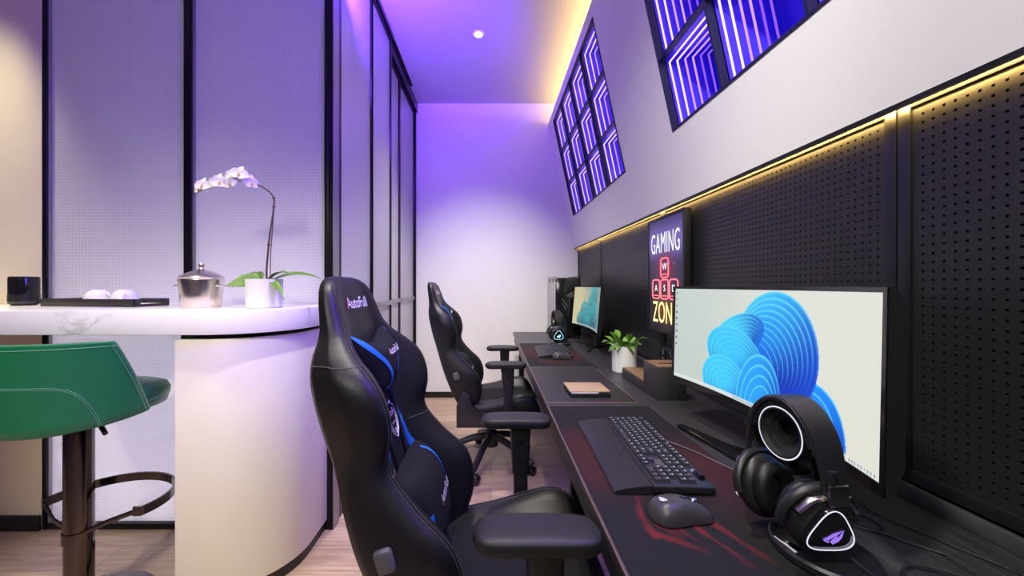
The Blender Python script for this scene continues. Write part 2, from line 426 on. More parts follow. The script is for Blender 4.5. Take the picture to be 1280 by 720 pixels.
# leaning upper wall with two openings
P0 = Vector((.904, 0, 1.62)); E = Vector((-.287, 0, 1.345)); LL = E.length; E.normalize(); NN = Vector((E.z, 0, -E.x))
def LW(y, a, d=0.0): return P0+E*a+NN*d+Vector((0, y, 0))
A0, A1 = .31, 1.30
PAN = [(2.345, 3.835), (.25, 1.735)]
g = G()
def lbox(g, y0, y1, a0, a1, d0, d1, mi=0):
    vs = [LW(y, a, d) for d in (d0, d1) for a in (a0, a1) for y in (y0, y1)]
    g.add(vs, [(0, 1, 3, 2), (4, 6, 7, 5), (0, 4, 5, 1), (2, 3, 7, 6), (0, 2, 6, 4), (1, 5, 7, 3)], mi)
ys = [Y0, PAN[1][0], PAN[1][1], PAN[0][0], PAN[0][1], YB]
for i in range(5):
    if i in (1, 3):
        lbox(g, ys[i], ys[i+1], 0, A0, 0, .007); lbox(g, ys[i], ys[i+1], A1, LL, 0, .007)
    else: lbox(g, ys[i], ys[i+1], 0, LL, 0, .007)
struct('wall_leaning', g, M['paint'], ang=20)
g = G(); lbox(g, Y0, YB, -.012, 0, -.004, .010); struct('trim_1', g, M['blackmetal'], ang=20)
g = G(); g.box((.80, Y0, 2.90), (X1, YB, 2.93)); struct('trim_2', g, M['paint'])

def light_panel(y0, y1, label, group='violet light panels in the leaning wall'):
    c = LW((y0+y1)/2, A0)
    t = thing('violet_wall_light', label, 'wall light', c, 0, group)
    nc, nr = 4, 3; b = .010; cw = (y1-y0-b)/nc; ch = (A1-A0-b)/nr
    fr = G()
    for i in range(nc+1): lbox(fr, y0+i*cw, y0+i*cw+b, A0, A1, -.004, .03)
    for j in range(nr+1): lbox(fr, y0, y1, A0+j*ch, A0+j*ch+b, -.0035, .03)
    obj('panel_frame', fr, M['panelframe'], t, world=True, ang=20)
    gp = G(); gp.add([LW(y0, A0, .008), LW(y1, A0, .008), LW(y1, A1, .008), LW(y0, A1, .008)], [(3, 2, 1, 0)])
    obj('cover_glass', gp, M['clear'], t, world=True, recalc=False)
    for i in range(nc):
        for j in range(nr):
            ya, yb = y0+i*cw+b, y0+(i+1)*cw; aa, ab = A0+j*ch+b, A0+(j+1)*ch
            s = G(); D = .255
            for (u, v) in (((ya, aa), (yb, aa)), ((yb, aa), (yb, ab)), ((yb, ab), (ya, ab)), ((ya, ab), (ya, aa))):
                s.add([LW(u[0], u[1], .025), LW(v[0], v[1], .025), LW(v[0], v[1], D), LW(u[0], u[1], D)], [(0, 1, 2, 3)])
            s.add([LW(ya, aa, D), LW(yb, aa, D), LW(yb, ab, D), LW(ya, ab, D)], [(0, 1, 2, 3)])
            cell = obj('mirror_cell', s, M['blue_dark'], t, world=True, ang=20, recalc=False)
            l = G(); w = .0045
            for k in range(6):  # bars past the first stand in for mirror reflections, dimming with depth
                d = .028+k*.036; mi = 0 if k < 2 else (1 if k < 4 else 2)
                lbox(l, yb-.022-w, yb-.022, aa+.012, ab-.022, d, d+.006, mi)
                lbox(l, ya+.012, yb-.022, ab-.022-w, ab-.022, d, d+.006, mi)
            obj('led_strip_reflections', l, [M['ledA'], M['ledB'], M['ledC']], cell, world=True, ang=20)
    return t
light_panel(*PAN[0], 'violet infinity light panel of twelve cells by the far wall')
light_panel(*PAN[1], 'blue violet infinity light panel above the large curved monitor')

# ---- partitions
def glass_bay(name, x0, x1):
    t = struct_empty(name, ((x0+x1)/2, YP, 0)); f = G(); s = .019
    for x in (x0+s/2, x1-s/2): f.box((x-s/2, YP-.03, 0), (x+s/2, YP+.03, CZ), .002)
    f.box((x0, YP-.028, 0), (x1, YP+.028, .03), .002); f.box((x0, YP-.028, CZ-.04), (x1, YP+.028, CZ), .002)
    obj('window_frame', f, M['framemetal'], t, world=True)
    p = G(); p.box((x0+s, YP-.006, .03), (x1-s, YP+.006, CZ-.04)); obj('window_pane', p, M['glassx'], t, world=True)
    b = G()
    for x in (x0+s, x1-s-.006): b.box((x, YP-.022, .03), (x+.006, YP-.006, CZ-.04))
    obj('window_bead', b, M['railmetal'], t, world=True)
glass_bay('window_1', -2.235, -1.512); glass_bay('window_2', -1.512, -.81)
def slide_door(name, y0, y1, x, rail):
    t = struct_empty(name, (x, (y0+y1)/2, 0)); f = G(); s = .032; zt = CZ-.035 if x > -.82 else CZ-.10
    for y in (y0+s/2, y1-s/2): f.box((x-.016, y-s/2, .012), (x+.016, y+s/2, zt), .002)
    f.box((x-.0155, y0, .012), (x+.0155, y1, .05), .002); f.box((x-.0155, y0, zt-.035), (x+.0155, y1, zt), .002)
    obj('door_frame', f, M['framemetal'], t, world=True)
    obj('door_pane', G().box((x-.005, y0+s, .05), (x+.005, y1-s, zt-.035)), M['glassy'], t, world=True)
    if rail: obj('door_rail', G().box((x+.004, y0, 1.065), (x+.02, y1, 1.10), .003), M['railmetal'], t, world=True)
slide_door('door_1', 1.94, 2.50, -.80, True); slide_door('door_2', 2.47, 2.97, -.80, True)
slide_door('door_3', 2.96, 3.42, -.842, True); slide_door('door_4', 3.40, 4.06, -.842, True)
g = G(); g.box((-.87, YP+.03, CZ-.035), (-.77, 2.98, CZ)); g.box((-.87, 2.98, CZ-.10), (-.80, YB, CZ)); struct('trim_3', g, M['framemetal'])
struct('trim_4', G().box((-.81, YP-.03, 0), (-.788, YP+.04, CZ-.035)), M['framemetal']); struct('trim_7', G().box((-.788, YP-.029, 0), (-.784, YP+.04, CZ-.035)), M['railmetal'])
g = G(); g.box((XP-.03, YB-.03, 0), (XP+.012, YB, CZ)); struct('trim_5', g, M['framemetal'])
g = G(); g.box((-.80, 2.9, CZ-.006), (-.775, 3.72, CZ+.001)); tag(obj('air_vent', g, M['gloss']), 'thin black slot air vent in the violet ceiling beside the partition', 'vent')

# ---- pegboards with real holes
def pegboard(y0, y1, label):
    t = thing('pegboard', label, 'pegboard', (.95, (y0+y1)/2, .775), 0, 'black pegboards behind the desks')
    z0, z1 = .775, 1.640; b = .028; xf = .938; xp = .944
    f = G()
    f.box((xf, y0+.002, z0), (.965, y0+b, z1), .002); f.box((xf, y1-b, z0), (.965, y1-.002, z1), .002)
    f.box((xf, y0+b, z0), (.965, y1-b, z0+b), .002); f.box((xf, y0+b, z1-b), (.965, y1-b, z1), .002)
    obj('board_frame', f, M['blackmetal'], t, world=True)
    pitch = .0192; ya, yb, za, zb = y0+b, y1-b, z0+b, z1-b
    ny = int((yb-ya-.012)/pitch); nz = int((zb-za-.012)/pitch); my = (yb-ya-ny*pitch)/2; mz = (zb-za-nz*pitch)/2
    vs = []; fs = []; hr = .0031; N = 8
    for i in range(ny):
        for j in range(nz):
            cy = ya+my+(i+.5)*pitch; cz = za+mz+(j+.5)*pitch; o = len(vs); h = pitch/2
            sq = [(h, 0), (h, h), (0, h), (-h, h), (-h, 0), (-h, -h), (0, -h), (h, -h)]
            for k in range(N): vs.append((xp, cy+sq[k][0], cz+sq[k][1]))
            for k in range(N): a = 2*PI*k/N; vs.append((xp, cy+hr*math.cos(a), cz+hr*math.sin(a)))
            for k in range(N): a = 2*PI*k/N; vs.append((xp+.005, cy+hr*math.cos(a), cz+hr*math.sin(a)))
            for k in range(N):
                l = (k+1) % N; fs.append((o+k, o+8+k, o+8+l, o+l)); fs.append((o+8+k, o+16+k, o+16+l, o+8+l))
    g = G(); g.add(vs, fs)
    def q(a, b_, c, d): g.add([(xp, a, c), (xp, a, d), (xp, b_, d), (xp, b_, c)], [(0, 1, 2, 3)])
    q(ya, ya+my, za, zb); q(yb-my, yb, za, zb); q(ya+my, yb-my, za, za+mz); q(ya+my, yb-my, zb-mz, zb)
    obj('perforated_sheet', g, M['peg'], t, world=True, recalc=False, ang=30)
    return t
pegboard(-.32, .87, 'black pegboard beyond the near side of the large monitor')
pegboard(.87, 2.06, 'black pegboard behind the large blue screened monitor')
pegboard(2.06, 3.25, 'black pegboard behind the potted plant')
pegboard(3.25, 4.075, 'black pegboard behind the computer tower at the far wall')
g = G().box((.9085, Y0+.2, 1.626), (.914, YB-.02, 1.634)); tag(obj('led_tape', g, M['warmled']), 'warm yellow light tape under the leaning wall', 'light strip')
g = G().box((.76, Y0+.2, 2.932), (.775, YB-.02, 2.938)); tag(obj('cove_tape', g, M['warmled']), 'warm yellow light tape in the ceiling cove', 'light strip')

# ---- downlights
DL = [(-.10, 2.96), (-.15, 1.15), (-.15, -.55), (-1.45, .95), (-2.45, 1.58), (-1.6, -.6)]
for i, (x, y) in enumerate(DL):
    lab = 'small round recessed downlight in the violet ceiling before the far wall' if i == 0 else 'small round recessed ceiling downlight above the room entrance side'
    t = thing('downlight', lab, 'ceiling light', (x, y, CZ), 0, 'recessed ceiling downlights')
    obj('trim_ring', G().lathe([(.030, -.004), (.034, -.007), (.046, -.005), (.048, 0), (.030, 0)], 32, loop=True), M['matteceramic'], t)
    obj('lens', G().lathe([(0, -.003), (.0295, -.003), (.0295, -.0015), (0, -.0015)], 24), M['lampface'], t)

# ---- bar counter
def counter_poly(x_l, x_r, yf, yb, r, n=14):
    p = [(x_l, yb), (x_l, yf)]
    for i in range(n+1):
        a = R(-90+90*i/n); p.append((x_r-r+r*math.cos(a), yf+r+r*math.sin(a)))
    p.append((x_r, yb)); return p
g = G().prism(counter_poly(-3.38, -.785, 1.385, 1.865, .30), 1.032, 1.122, bev=.004)
tag(obj('countertop', g, M['marble'], ang=30), 'thick white marble bar countertop with rounded end', 'countertop')
t = thing('bar_cabinet', 'cream lacquered bar base with rounded corner and black toe kick', 'cabinet', (-1.0, 1.62, 0))
obj('body', G().prism(counter_poly(-1.19, -.815, 1.415, 1.865, .29), .055, 1.012, bev=.002), M['lacquer'], t, world=True, ang=30)
obj('toe_kick', G().prism(counter_poly(-1.18, -.828, 1.43, 1.865, .28), 0, .055), M['skirt'], t, world=True, ang=30)
obj('shadow_gap', G().prism(counter_poly(-1.18, -.83, 1.43, 1.865, .28), 1.012, 1.032), M['gloss'], t, world=True, ang=30)

# ---- worktop
t = thing('desk', 'long dark ash desk running under the pegboards to the far wall', 'desk', (.58, 1.2, 0))
obj('worktop', G().box((.222, -1.2, DZ-.03), (.937, 3.86, DZ), .003), M['desk'], t, world=True)
obj('apron', G().box((.236, -1.19, DZ-.10), (.262, 3.85, DZ-.03)), M['deskedge'], t, world=True)
obj('edge_strip', G().box((.2205, -1.2, DZ-.006), (.2235, 3.86, DZ)), M['brass'], t, world=True)
struct('trim_6', G().box((.922, -1.2, DZ+.0005), (.9375, 3.86, DZ+.032), .002), M['desk'])
for y in (-1.1, 1.32, 3.78):
    f = G(); f.box((.28, y, 0), (.33, y+.05, DZ-.03), .003); f.box((.84, y, 0), (.89, y+.05, DZ-.03), .003); f.box((.33, y+.002, .08), (.84, y+.048, .12), .003)
    obj('leg', f, M['blackmetal'], t, world=True)
obj('modesty_panel', G().box((.90, -1.15, .15), (.92, 3.83, DZ-.03)), M['deskedge'], t, world=True)
# ------------------------------------------------------------------ gaming chair (faces +X)
BT = [  # z, front centre x, back x, half width, bolster ridge x
 (.40, -.150, -.195, .190, -.110), (.46, -.168, -.215, .235, -.085), (.52, -.190, -.240, .258, -.062), (.58, -.208, -.265, .268, -.058),
 (.66, -.232, -.295, .272, -.085), (.74, -.255, -.322, .262, -.165), (.82, -.276, -.346, .252, -.222), (.90, -.300, -.368, .262, -.215),
 (.96, -.316, -.382, .268, -.225), (1.01, -.330, -.393, .262, -.252), (1.05, -.342, -.400, .236, -.295), (1.08, -.350, -.402, .203, -.325),
 (1.11, -.358, -.405, .178, -.345), (1.16, -.373, -.413, .163, -.364), (1.20, -.385, -.419, .147, -.378), (1.222, -.393, -.423, .122, -.389),
 (1.234, -.401, -.424, .092, -.399), (1.239, -.408, -.423, .055, -.407)]
def sec(z): return interp(BT, z)
def front_x(z, y):
    xc, xb, hw, xr = sec(z); a = abs(y)/hw
    return xc+(xr-xc)*sstep(.42, .86, a)
def back_loop(z):
    xc, xb, hw, xr = sec(z); th = xr-xb; e = min(.016, .2*th); e2 = min(.04, .4*th); e3 = min(.03+.05*sstep(.72, .95, z), .46*th)
    h = [(0, xc), (.22, xc), (.42, xc)]
    h += [(f, xc+(xr-xc)*sstep(.42, .86, f)) for f in (.52, .62, .72, .80)]
    h += [(.87, xr), (.93, xr-.15*e), (.975, xr-e), (1, xr-e2), (1.005, (xr+xb)/2), (.99, xb+e3), (.95, xb+.3*e3), (.86, xb), (.5, xb-.004), (0, xb-.005)]
    pts = [(f*hw, x) for f, x in h]
    full = [(x, y, z) for y, x in pts]+[(x, -y, z) for y, x in reversed(pts[1:-1])]
    return full
def patch(g, ya, yb, z0, z1, off, nu=8, nv=26, mi=0):
    """a strip lying on the front of the backrest; ya/yb give its side limits at height z"""
    def f(u, v):
        z = z0+(z1-z0)*v; y = ya(z)+(yb(z)-ya(z))*u; e = 4*min(u, 1-u, v, 1-v)
        return (front_x(z, y)+off*min(1, e*2+.35), y, z)
    return g.grid(f, nu, nv, mi)
LEAN = Vector((-.30, 0, 1)).normalized(); LNRM = Vector((LEAN.z, 0, -LEAN.x))

def pillow(hw, hh, th, dip, pinch, fu=2.6):
    def f(u, v, side):
        w = hw(v); prof = max(0, 1-abs(u)**fu)**.55*max(0, 1-abs(v)**3.2)**.55
        up = v*hh-dip*(1-u*u)*max(0, v)+pinch*abs(u)**3*max(0, v)
        q = LEAN*up+LNRM*(th*prof if side > 0 else -.25*th*prof)
        return (q.x, q.y+u*w, q.z)
    return f
def pillow_obj(name, f, c, parent, stripes, txt, label):
    g = G(); n = 25
    g.grid(lambda u, v: f(u*2-1, v*2-1, 1), n, n); g.grid(lambda u, v: f(u*2-1, v*2-1, -1), n, n)
    o = obj(name, g, M['fabric'], parent, ang=60, recalc=True, label=label); o.location = c
    # welded rim piping
    rim = [f(math.cos(a)*abs(math.cos(a))**-.35 if abs(math.cos(a)) > .01 else 0, 0, 1) for a in [0]]
    for st in stripes:
        s = G()
        def sf(u, v, st=st):
            vv = st[2]+(st[3]-st[2])*v; uu = st[0](vv)+(st[1](vv)-st[0](vv))*u
            p = f(uu, vv, 1); return (p[0]+.0028*LNRM.x, p[1], p[2]+.0028*LNRM.z)
        s.grid(sf, 6, 22); obj('blue_stripe', s, M['blue'], o, ang=60, label='blue leather stripe')
    s = G(); u0, v0, size, squeeze = txt; p = Vector(f(u0, v0, 1))
    du = Vector(f(u0+.05, v0, 1))-Vector(f(u0-.05, v0, 1)); dv = Vector(f(u0, v0+.05, 1))-Vector(f(u0, v0-.05, 1))
    du.normalize(); dv = (dv-du*dv.dot(du)).normalized()
    text_g(s, 'AutoFull', size, frame(p+du.cross(dv)*.004, du, dv), squeeze=squeeze, mi=0, bold=.012, first_mi=1)
    obj('lettering', s, [M['white'], M['pink']], o, label='white embroidered lettering')
    return o

def make_chair(label):
    t = thing('gaming_chair', label, 'chair', (0, 0, 0), 0, 'racing style gaming chairs at the desk')
    # backrest
    g = G(); zs = [.40+i*.02 for i in range(31)]+[1.015, 1.03, 1.045, 1.06, 1.075, 1.09, 1.11, 1.135, 1.16, 1.18, 1.2, 1.213, 1.222, 1.229, 1.234, 1.237, 1.239]
    zs = sorted(set(round(z, 4) for z in zs)); L = [back_loop(z) for z in zs]; n = len(L[0])
    vs = [p for l in L for p in l]; fs = [(j*n+i, j*n+(i+1) % n, (j+1)*n+(i+1) % n, (j+1)*n+i) for j in range(len(L)-1) for i in range(n)]
    fs += [tuple(reversed(range(n))), tuple((len(L)-1)*n+i for i in range(n))]
    back = obj('backrest', g.add(vs, fs), M['leather'], t, ang=80)
    # fabric centre with blue stripes
    p = G(); patch(p, lambda z: -.50*sec(z)[2], lambda z: .50*sec(z)[2], .47, 1.05, .005, 16, 40)
    obj('center_panel', p, M['fabric'], back, ang=60, label='black fabric centre panel')
    for s in (-1, 1):
        q = G(); yc = lambda z, s=s: s*(.042+.115*sstep(.98, .56, z)); w = lambda z: .011+.012*sstep(.98, .62, z)
        patch(q, lambda z: yc(z)-w(z), lambda z: yc(z)+w(z), .67, 1.0, .009, 6, 30)
        obj('blue_stripe', q, M['blue'], back, ang=60, label='blue leather stripe')
    # double seams along both bolsters, across the shoulders and round the headrest
    for s in (-1, 1):
        q = G()
        for fr, fo in ((.885, .0006), (.925, .0002)):
            pts = []
            for i in range(110):
                z = .44+(1.225-.44)*i/109; xc, xb, hw, xr = sec(z)
                th = xr-xb; e = min(.016, .2*th); x = xr-(.15*e if fr > .9 else .02*e)
                pts.append((x+fo, s*fr*hw, z))
            for k in range(0, 109): q.tube([pts[k], tuple(pts[k][i]+(pts[k+1][i]-pts[k][i])*.8 for i in range(3))], .0009, 5)
        # shoulder seam over the outer side
        lo = back_loop(1.04); pts = [v for v in lo[7:15]] if s > 0 else [v for v in lo[-14:-6]]
        pts = [(x+.0008*(1 if i < 4 else -.3), y+s*.0012, z+.0015*math.sin(i)) for i, (x, y, z) in enumerate(pts)]
        q.tube(pts, .0014, 5)
        pts = [(front_x(.80, s*y)+.001, s*y, .80) for y in [.13+.01*i for i in range(11)]]
        q.tube(pts, .0013, 5); q.tube([(x, y, z-.008) for x, y, z in pts], .0013, 5)
        obj('stitching', q, M['thread'], back, label='grey double stitching')
    # lettering on the headrest
    q = G(); z = 1.168; x = front_x(z, 0); sl = Vector((front_x(z+.02, 0)-front_x(z-.02, 0), 0, .04)).normalized()
    text_g(q, 'AutoFull', .031, frame(Vector((x, 0, z))+Vector((sl.z, 0, -sl.x))*.004, (0, 1, 0), sl), squeeze=1.02, bold=.014, first_mi=1)
    obj('lettering', q, [M['white'], M['pink']], back, label='white embroidered lettering with a pink initial')
    # crest
    q = G(); z = .845; x = front_x(z, 0); T = frame(Vector((x, -.005, z))+LNRM*.0075, (0, 1, 0), LEAN)
    T = T @ Matrix.Translation((.016, 0, 0)); sh = [(-.034, .004), (-.034, -.02), (-.022, -.04), (0, -.056), (.022, -.04), (.034, -.02), (.034, .004)]
    q.tube([(a, b, 0) for a, b in sh], .0018, 5, T=T); q.tube([(a*.72, b*.75-.003, 0) for a, b in sh], .0011, 5, T=T)
    q.tube([(-.034, .026, 0), (-.016, .036, 0), (-.012, .046, 0), (0, .040, 0), (.012, .046, 0), (.016, .036, 0), (.034, .026, 0)], .0016, 5, T=T)
    text_g(q, 'AutoFull', .019, T @ Matrix.Translation((0, .015, 0)), squeeze=.9, bold=.01); text_g(q, 'GAMING', .007, T @ Matrix.Translation((0, -.014, 0)), squeeze=.9)
    q.add([(-.006, -.03, .0006), (.006, -.03, .0006), (0, -.04, .0006)], [(0, 1, 2)], 0, T)
    obj('crest', q, M['white'], back, label='white embroidered crest')
    # pillows
    f = pillow(lambda v: .105+.030*sstep(-.6, .9, v)-.02*sstep(.3, -1, v), .082, .052, .030, .016, 5)
    pillow_obj('neck_pillow', f, (-.326, 0, 1.005), t,
               [(lambda v: -.98+.62*sstep(1.0, -.95, v), lambda v: -.80+.66*sstep(1.0, -.95, v), -.93, .93),
                (lambda v: .86-.62*sstep(1.0, -.95, v), lambda v: .95-.64*sstep(1.0, -.95, v), -.93, .93)], (.22, .28, .021, .95), 'black fabric neck pillow with blue stripes')
    f = pillow(lambda v: .150+.012*v, .118, .080, -.012, 0, 3.2)
    pillow_obj('lumbar_pillow', f, (-.205, 0, .615), t,
               [(lambda v: -.80+.10*v, lambda v: -.70+.14*v, -.95, .1), (lambda v: .46-.03*v, lambda v: .57-.03*v, -.95, .95)], (.0, .10, .024, 1.0), 'black fabric lumbar pillow with blue stripes')
    q = G()
    for s in (-1, 1):
        q.tube([(front_x(z, s*.045)+.012, s*(.045+.01*math.sin(k)), z) for k, z in enumerate([.92, .86, .80, .74])], .008, 6, flat=(1, .25))
    obj('strap', q, M['fabric'], t)
    # grey hinge brackets on the outer sides
    for s in (-1, 1):
        for x, z in ((-.226, .655), (-.170, .525)):
            q = G(); q.box((-.019, -.010, -.024), (.019, .012, .024), .008)
            o = obj('hinge_cover', q, M['greyplastic'], t, label='grey hinge cover'); o.location = (x+.01, s*(sec(z)[2]+.004), z); o.rotation_euler = (0, R(-18), 0)
    # seat
    ST = [(-.205, .452, .455, .185, .405), (-.16, .458, .462, .225, .392), (-.08, .463, .473, .252, .385), (.02, .467, .488, .265, .382), (.11, .470, .512, .270, .382),
          (.18, .472, .530, .268, .382), (.235, .470, .528, .262, .384), (.275, .458, .502, .252, .388), (.30, .440, .468, .240, .395), (.312, .420, .436, .228, .405)]
    g = G(); xs = [-.205+.517*i/26 for i in range(27)]; L = []
    for x in xs:
        cz, bz, hw, zb = interp(ST, x); th = bz-zb; e = min(.03, .3*th)
        h = [(0, cz), (.3, cz), (.5, cz+.002), (.6, cz+(bz-cz)*.25), (.7, cz+(bz-cz)*.7), (.80, bz), (.88, bz), (.95, bz-.25*e), (.99, bz-e), (1, (bz+zb)/2), (.985, zb+.3*e), (.93, zb), (.5, zb), (0, zb)]
        pts = [(f_*hw, z) for f_, z in h]
        L.append([(x, y, z) for y, z in pts]+[(x, -y, z) for y, z in reversed(pts[1:-1])])
    n = len(L[0]); vs = [p for l in L for p in l]
    fs = [(j*n+i, j*n+(i+1) % n, (j+1)*n+(i+1) % n, (j+1)*n+i) for j in range(len(L)-1) for i in range(n)]+[tuple(reversed(range(n))), tuple((len(L)-1)*n+i for i in range(n))]
    seat = obj('seat', g.add(vs, fs), M['leather'], t, ang=80)
    q = G()
    q.grid(lambda u, v: (-.12+.35*v, (u-.5)*.27, interp(ST, -.12+.35*v)[0]+.0035), 8, 16)
    obj('seat_panel', q, M['fabric'], seat, label='black fabric seat panel')
    for s in (-1, 1):
        q = G()
        for fr in (.84, .90):
            pts = [(x, s*fr*interp(ST, x)[2], interp(ST, x)[1]+.0004) for x in [-.18+.46*i/40 for i in range(41)]]
            for k in range(40): q.tube([pts[k], lerp3(pts[k], pts[k+1], .7)], .0013, 5)
        obj('stitching', q, M['thread'], seat, label='grey double stitching')
    # recliner covers
    for s in (-1, 1):
        poly = [(-.215, .335), (.02, .335), (.05, .37), (.0, .40), (-.07, .425), (-.115, .47), (-.135, .545), (-.175, .56), (-.215, .47)]
        T = Matrix(((1, 0, 0, 0), (0, 0, s, s*.225), (0, 1, 0, 0), (0, 0, 0, 1)))
        q = G().prism(poly, 0, .055, T=T, bev=.006)
        obj('recliner_cover', q, M['plastic'], t, ang=40)
    q = G()
    q.tube([(.02, -.275, .40), (-.03, -.285, .415), (-.06, -.287, .44)], .009, 8); obj('recline_lever', q, M['plastic'], t)
    # armrests
    for s in (-1, 1):
        a = G(); arm = G()
        def pad(u, v, s=s):
            an = 2*PI*u; e = abs(v*2-1); x = -.036+.250*v
            r = (1-e**9)**.5 if e < 1 else 0; r = max(r, .02); wy = .050*(.93+.07*math.cos((v-.5)*3))*r; c, sn = math.cos(an), math.sin(an)
            yy = wy*math.copysign(abs(c)**.45, c); zz = (.019*max(r, .45))*math.copysign(abs(sn)**.5, sn)
            return (x, s*.31+yy, .729+zz+.003*math.sin(PI*v))
        arm.grid(pad, 26, 28, closed_u=True, cap=True)
        ar = obj('armrest', arm, M['softplastic'], t, ang=60)
        b = G()
        def sleeve(u, v, s=s):
            p = rrect(.074-.016*v, .052-.008*v, .014, 4); k = int(round(u*len(p))) % len(p); return (.104+p[k][0], s*.31+p[k][1], .712-.165*v)
        b.grid(sleeve, 20, 6, closed_u=True, cap=True); b.box((.07, s*.31-.03, .700), (.138, s*.31+.03, .713), .004)
        obj('arm_sleeve', b, M['softplastic'], ar, ang=40)
        c = G(); c.box((.080, s*.31-.017, .365), (.130, s*.31+.017, .56), .006); c.box((.075, min(s*.12, s*.325), .352), (.135, max(s*.12, s*.325), .372), .004)
        obj('arm_post', c, M['plastic'], ar, ang=40)
        k = G().box((.09, s*.31-.028, .655), (.112, s*.31-.024, .668), .002); obj('height_button', k, M['gloss'], ar)
    # mechanism, gas lift and star base
    q = G(); q.box((-.12, -.10, .345), (.14, .10, .383), .008); q.box((-.16, -.225, .352), (.04, .225, .378), .004); obj('tilt_mechanism', q, M['blackmetal'], t, ang=40)
    q = G().tube([(.02, -.10, .365), (.03, -.2, .362), (.035, -.25, .357)], .006, 8); q.ball((.036, -.262, .356), (.012, .022, .008)); obj('tilt_lever', q, M['plastic'], t)
    q = G().lathe([(.026, .12), (.026, .25), (.024, .252), (.015, .253), (.015, .348)], 24); obj('gas_lift', q, M['blackmetal'], t, ang=40)
    q = G().lathe([(.030, .105), (.045, .115), (.048, .17), (.040, .215), (.030, .225)], 24); obj('base_hub', q, M['plastic'], t, ang=40)
    for k in range(5):
        an = R(250+72*k); d = Vector((math.cos(an), math.sin(an), 0)); pd = Vector((-d.y, d.x, 0))
        pts = [d*.035+Vector((0, 0, .180)), d*.12+Vector((0, 0, .165)), d*.22+Vector((0, 0, .128)), d*.31+Vector((0, 0, .088)), d*.335+Vector((0, 0, .08))]
        o = obj('base_leg', G().tube(spline(pts, 5), [.024-.006*i/20 for i in range(21)], 10), M['plastic'], t, ang=50)
        w = G(); c = d*.318+pd*.012
        w.tube([d*.318+Vector((0, 0, .085)), d*.318+Vector((0, 0, .055))], .007, 8)
        for s in (-1, 1):
            T = frame(c+Vector((0, 0, .029))+d*s*.014, (0, 0, 1), pd)
            w.lathe([(0, -.011), (.024, -.011), (.029, -.007), (.029, .007), (.024, .011), (0, .011)], 20, T=T)
        w.box((c.x-.012, c.y-.012, .03), (c.x+.012, c.y+.012, .06), .006)
        obj('caster', w, M['gloss'], o, ang=40)
    return t
CH1 = make_chair('black and blue racing chair in front, bar cabinet behind its back')
CH1.location = (0, 1.04, 0)
CH2 = copy_tree(CH1); CH2.location = (0.0, 2.60, 0)
CH2['label'] = 'smaller looking black and blue racing chair in front of the white far wall'
# ------------------------------------------------------------------ things on the worktop
def color_grid(name, nu, nv, pos, colf, mat, parent=None, back=None):
    """a printed / lit sheet: pos(u,v)->point, colf(u,v)->linear rgb kept as a mesh colour attribute"""
    vs = [pos(i/(nu-1), j/(nv-1)) for j in range(nv) for i in range(nu)]
    fs = [(j*nu+i, j*nu+i+1, (j+1)*nu+i+1, (j+1)*nu+i) for j in range(nv-1) for i in range(nu-1)]
    me = bpy.data.meshes.new(name); me.from_pydata(vs, [], fs); me.materials.append(mat)
    at = me.color_attributes.new('print', 'FLOAT_COLOR', 'POINT'); buf = []
    for j in range(nv):
        for i in range(nu): c = colf(i/(nu-1), j/(nv-1)); buf += [c[0], c[1], c[2], 1]
    at.data.foreach_set('color', buf); me.shade_smooth()
    o = bpy.data.objects.new(name, me); COL.objects.link(o)
    if parent: o.parent = parent
    return o
def lin(r, g, b): return tuple(((c/255+.055)/1.055)**2.4 if c > 10 else c/255/12.92 for c in (r, g, b))
def mix(a, b, t): return tuple(a[i]+(b[i]-a[i])*t for i in range(3))
def fbm(x, y, s=0):
    return mnoise.fractal((x, y, s), 1.0, 2.0, 4)
def seg_d(px, py, ax, ay, bx, by):
    vx, vy = bx-ax, by-ay; L = vx*vx+vy*vy; t = max(0, min(1, ((px-ax)*vx+(py-ay)*vy)/L)) if L else 0
    return math.hypot(px-ax-t*vx, py-ay-t*vy), t

# desk mats: u runs along -Y (towards the near end), v runs across from the front edge to the wall
def mat_col(x, y):
    c = (.010, .0095, .0105)
    n = .5+.5*fbm(x*7, y*4, 3)
    red = .85*sstep(.16, .02, abs(x-.04-.03*n))*sstep(.16, .34, y)*sstep(.68, .52, y)*(.6+.5*n)
    red += .9*sstep(.24, .03, math.hypot((x-.34)*1.5, (y-.52)*.75))*(.6+.5*n)
    c = mix(c, (.060, .010, .012), min(1, red*.8))
    for ax, ay, bx, by, w in ((.080, .705, .100, .625, .009), (.082, .765, .080, .69, .011), (.084, .755, .150, .80, .012), (.12, .715, .155, .78, .008), (.160, .70, .212, .84, .009), (.200, .69, .252, .83, .010), (.10, .73, .13, .765, .009)):
        d, t = seg_d(x, y, ax, ay, bx, by); k = sstep(w, w*.2, d+.006*fbm(x*60, y*25, 5))*(.25+.75*(1-t))
        c = mix(c, (.15, .014, .014), min(1, k*.9))
    return c
def desk_mat(label, y_far, length):
    t = thing('desk_mat', label, 'desk mat', (.2275, y_far, DZ), 0, 'printed cloth desk mats')
    w = .385; h = .003
    color_grid('mat_print', 120, 260, lambda u, v: (u*w, -v*length, h+.0002), lambda u, v: mat_col(u*w, v*.93), M['matprint'], t)
    obj('mat_base', G().prism([(a+w/2, b-length/2) for a, b in rrect(w, length, .012)], 0, h, bev=.0008), M['pad'], t, ang=40)
    q = G(); T = frame((w-.018, -.075, h+.0006), (0, -1, 0), (1, 0, 0))
    text_g(q, 'REPUBLIC OF GAMERS', .006, T, squeeze=1.0, mi=0); obj('lettering', q, M['thread'], t, label='grey printed lettering')
    return t
m1 = desk_mat('black desk mat with red claw marks under the mouse in front of the large monitor', 1.472, .93)
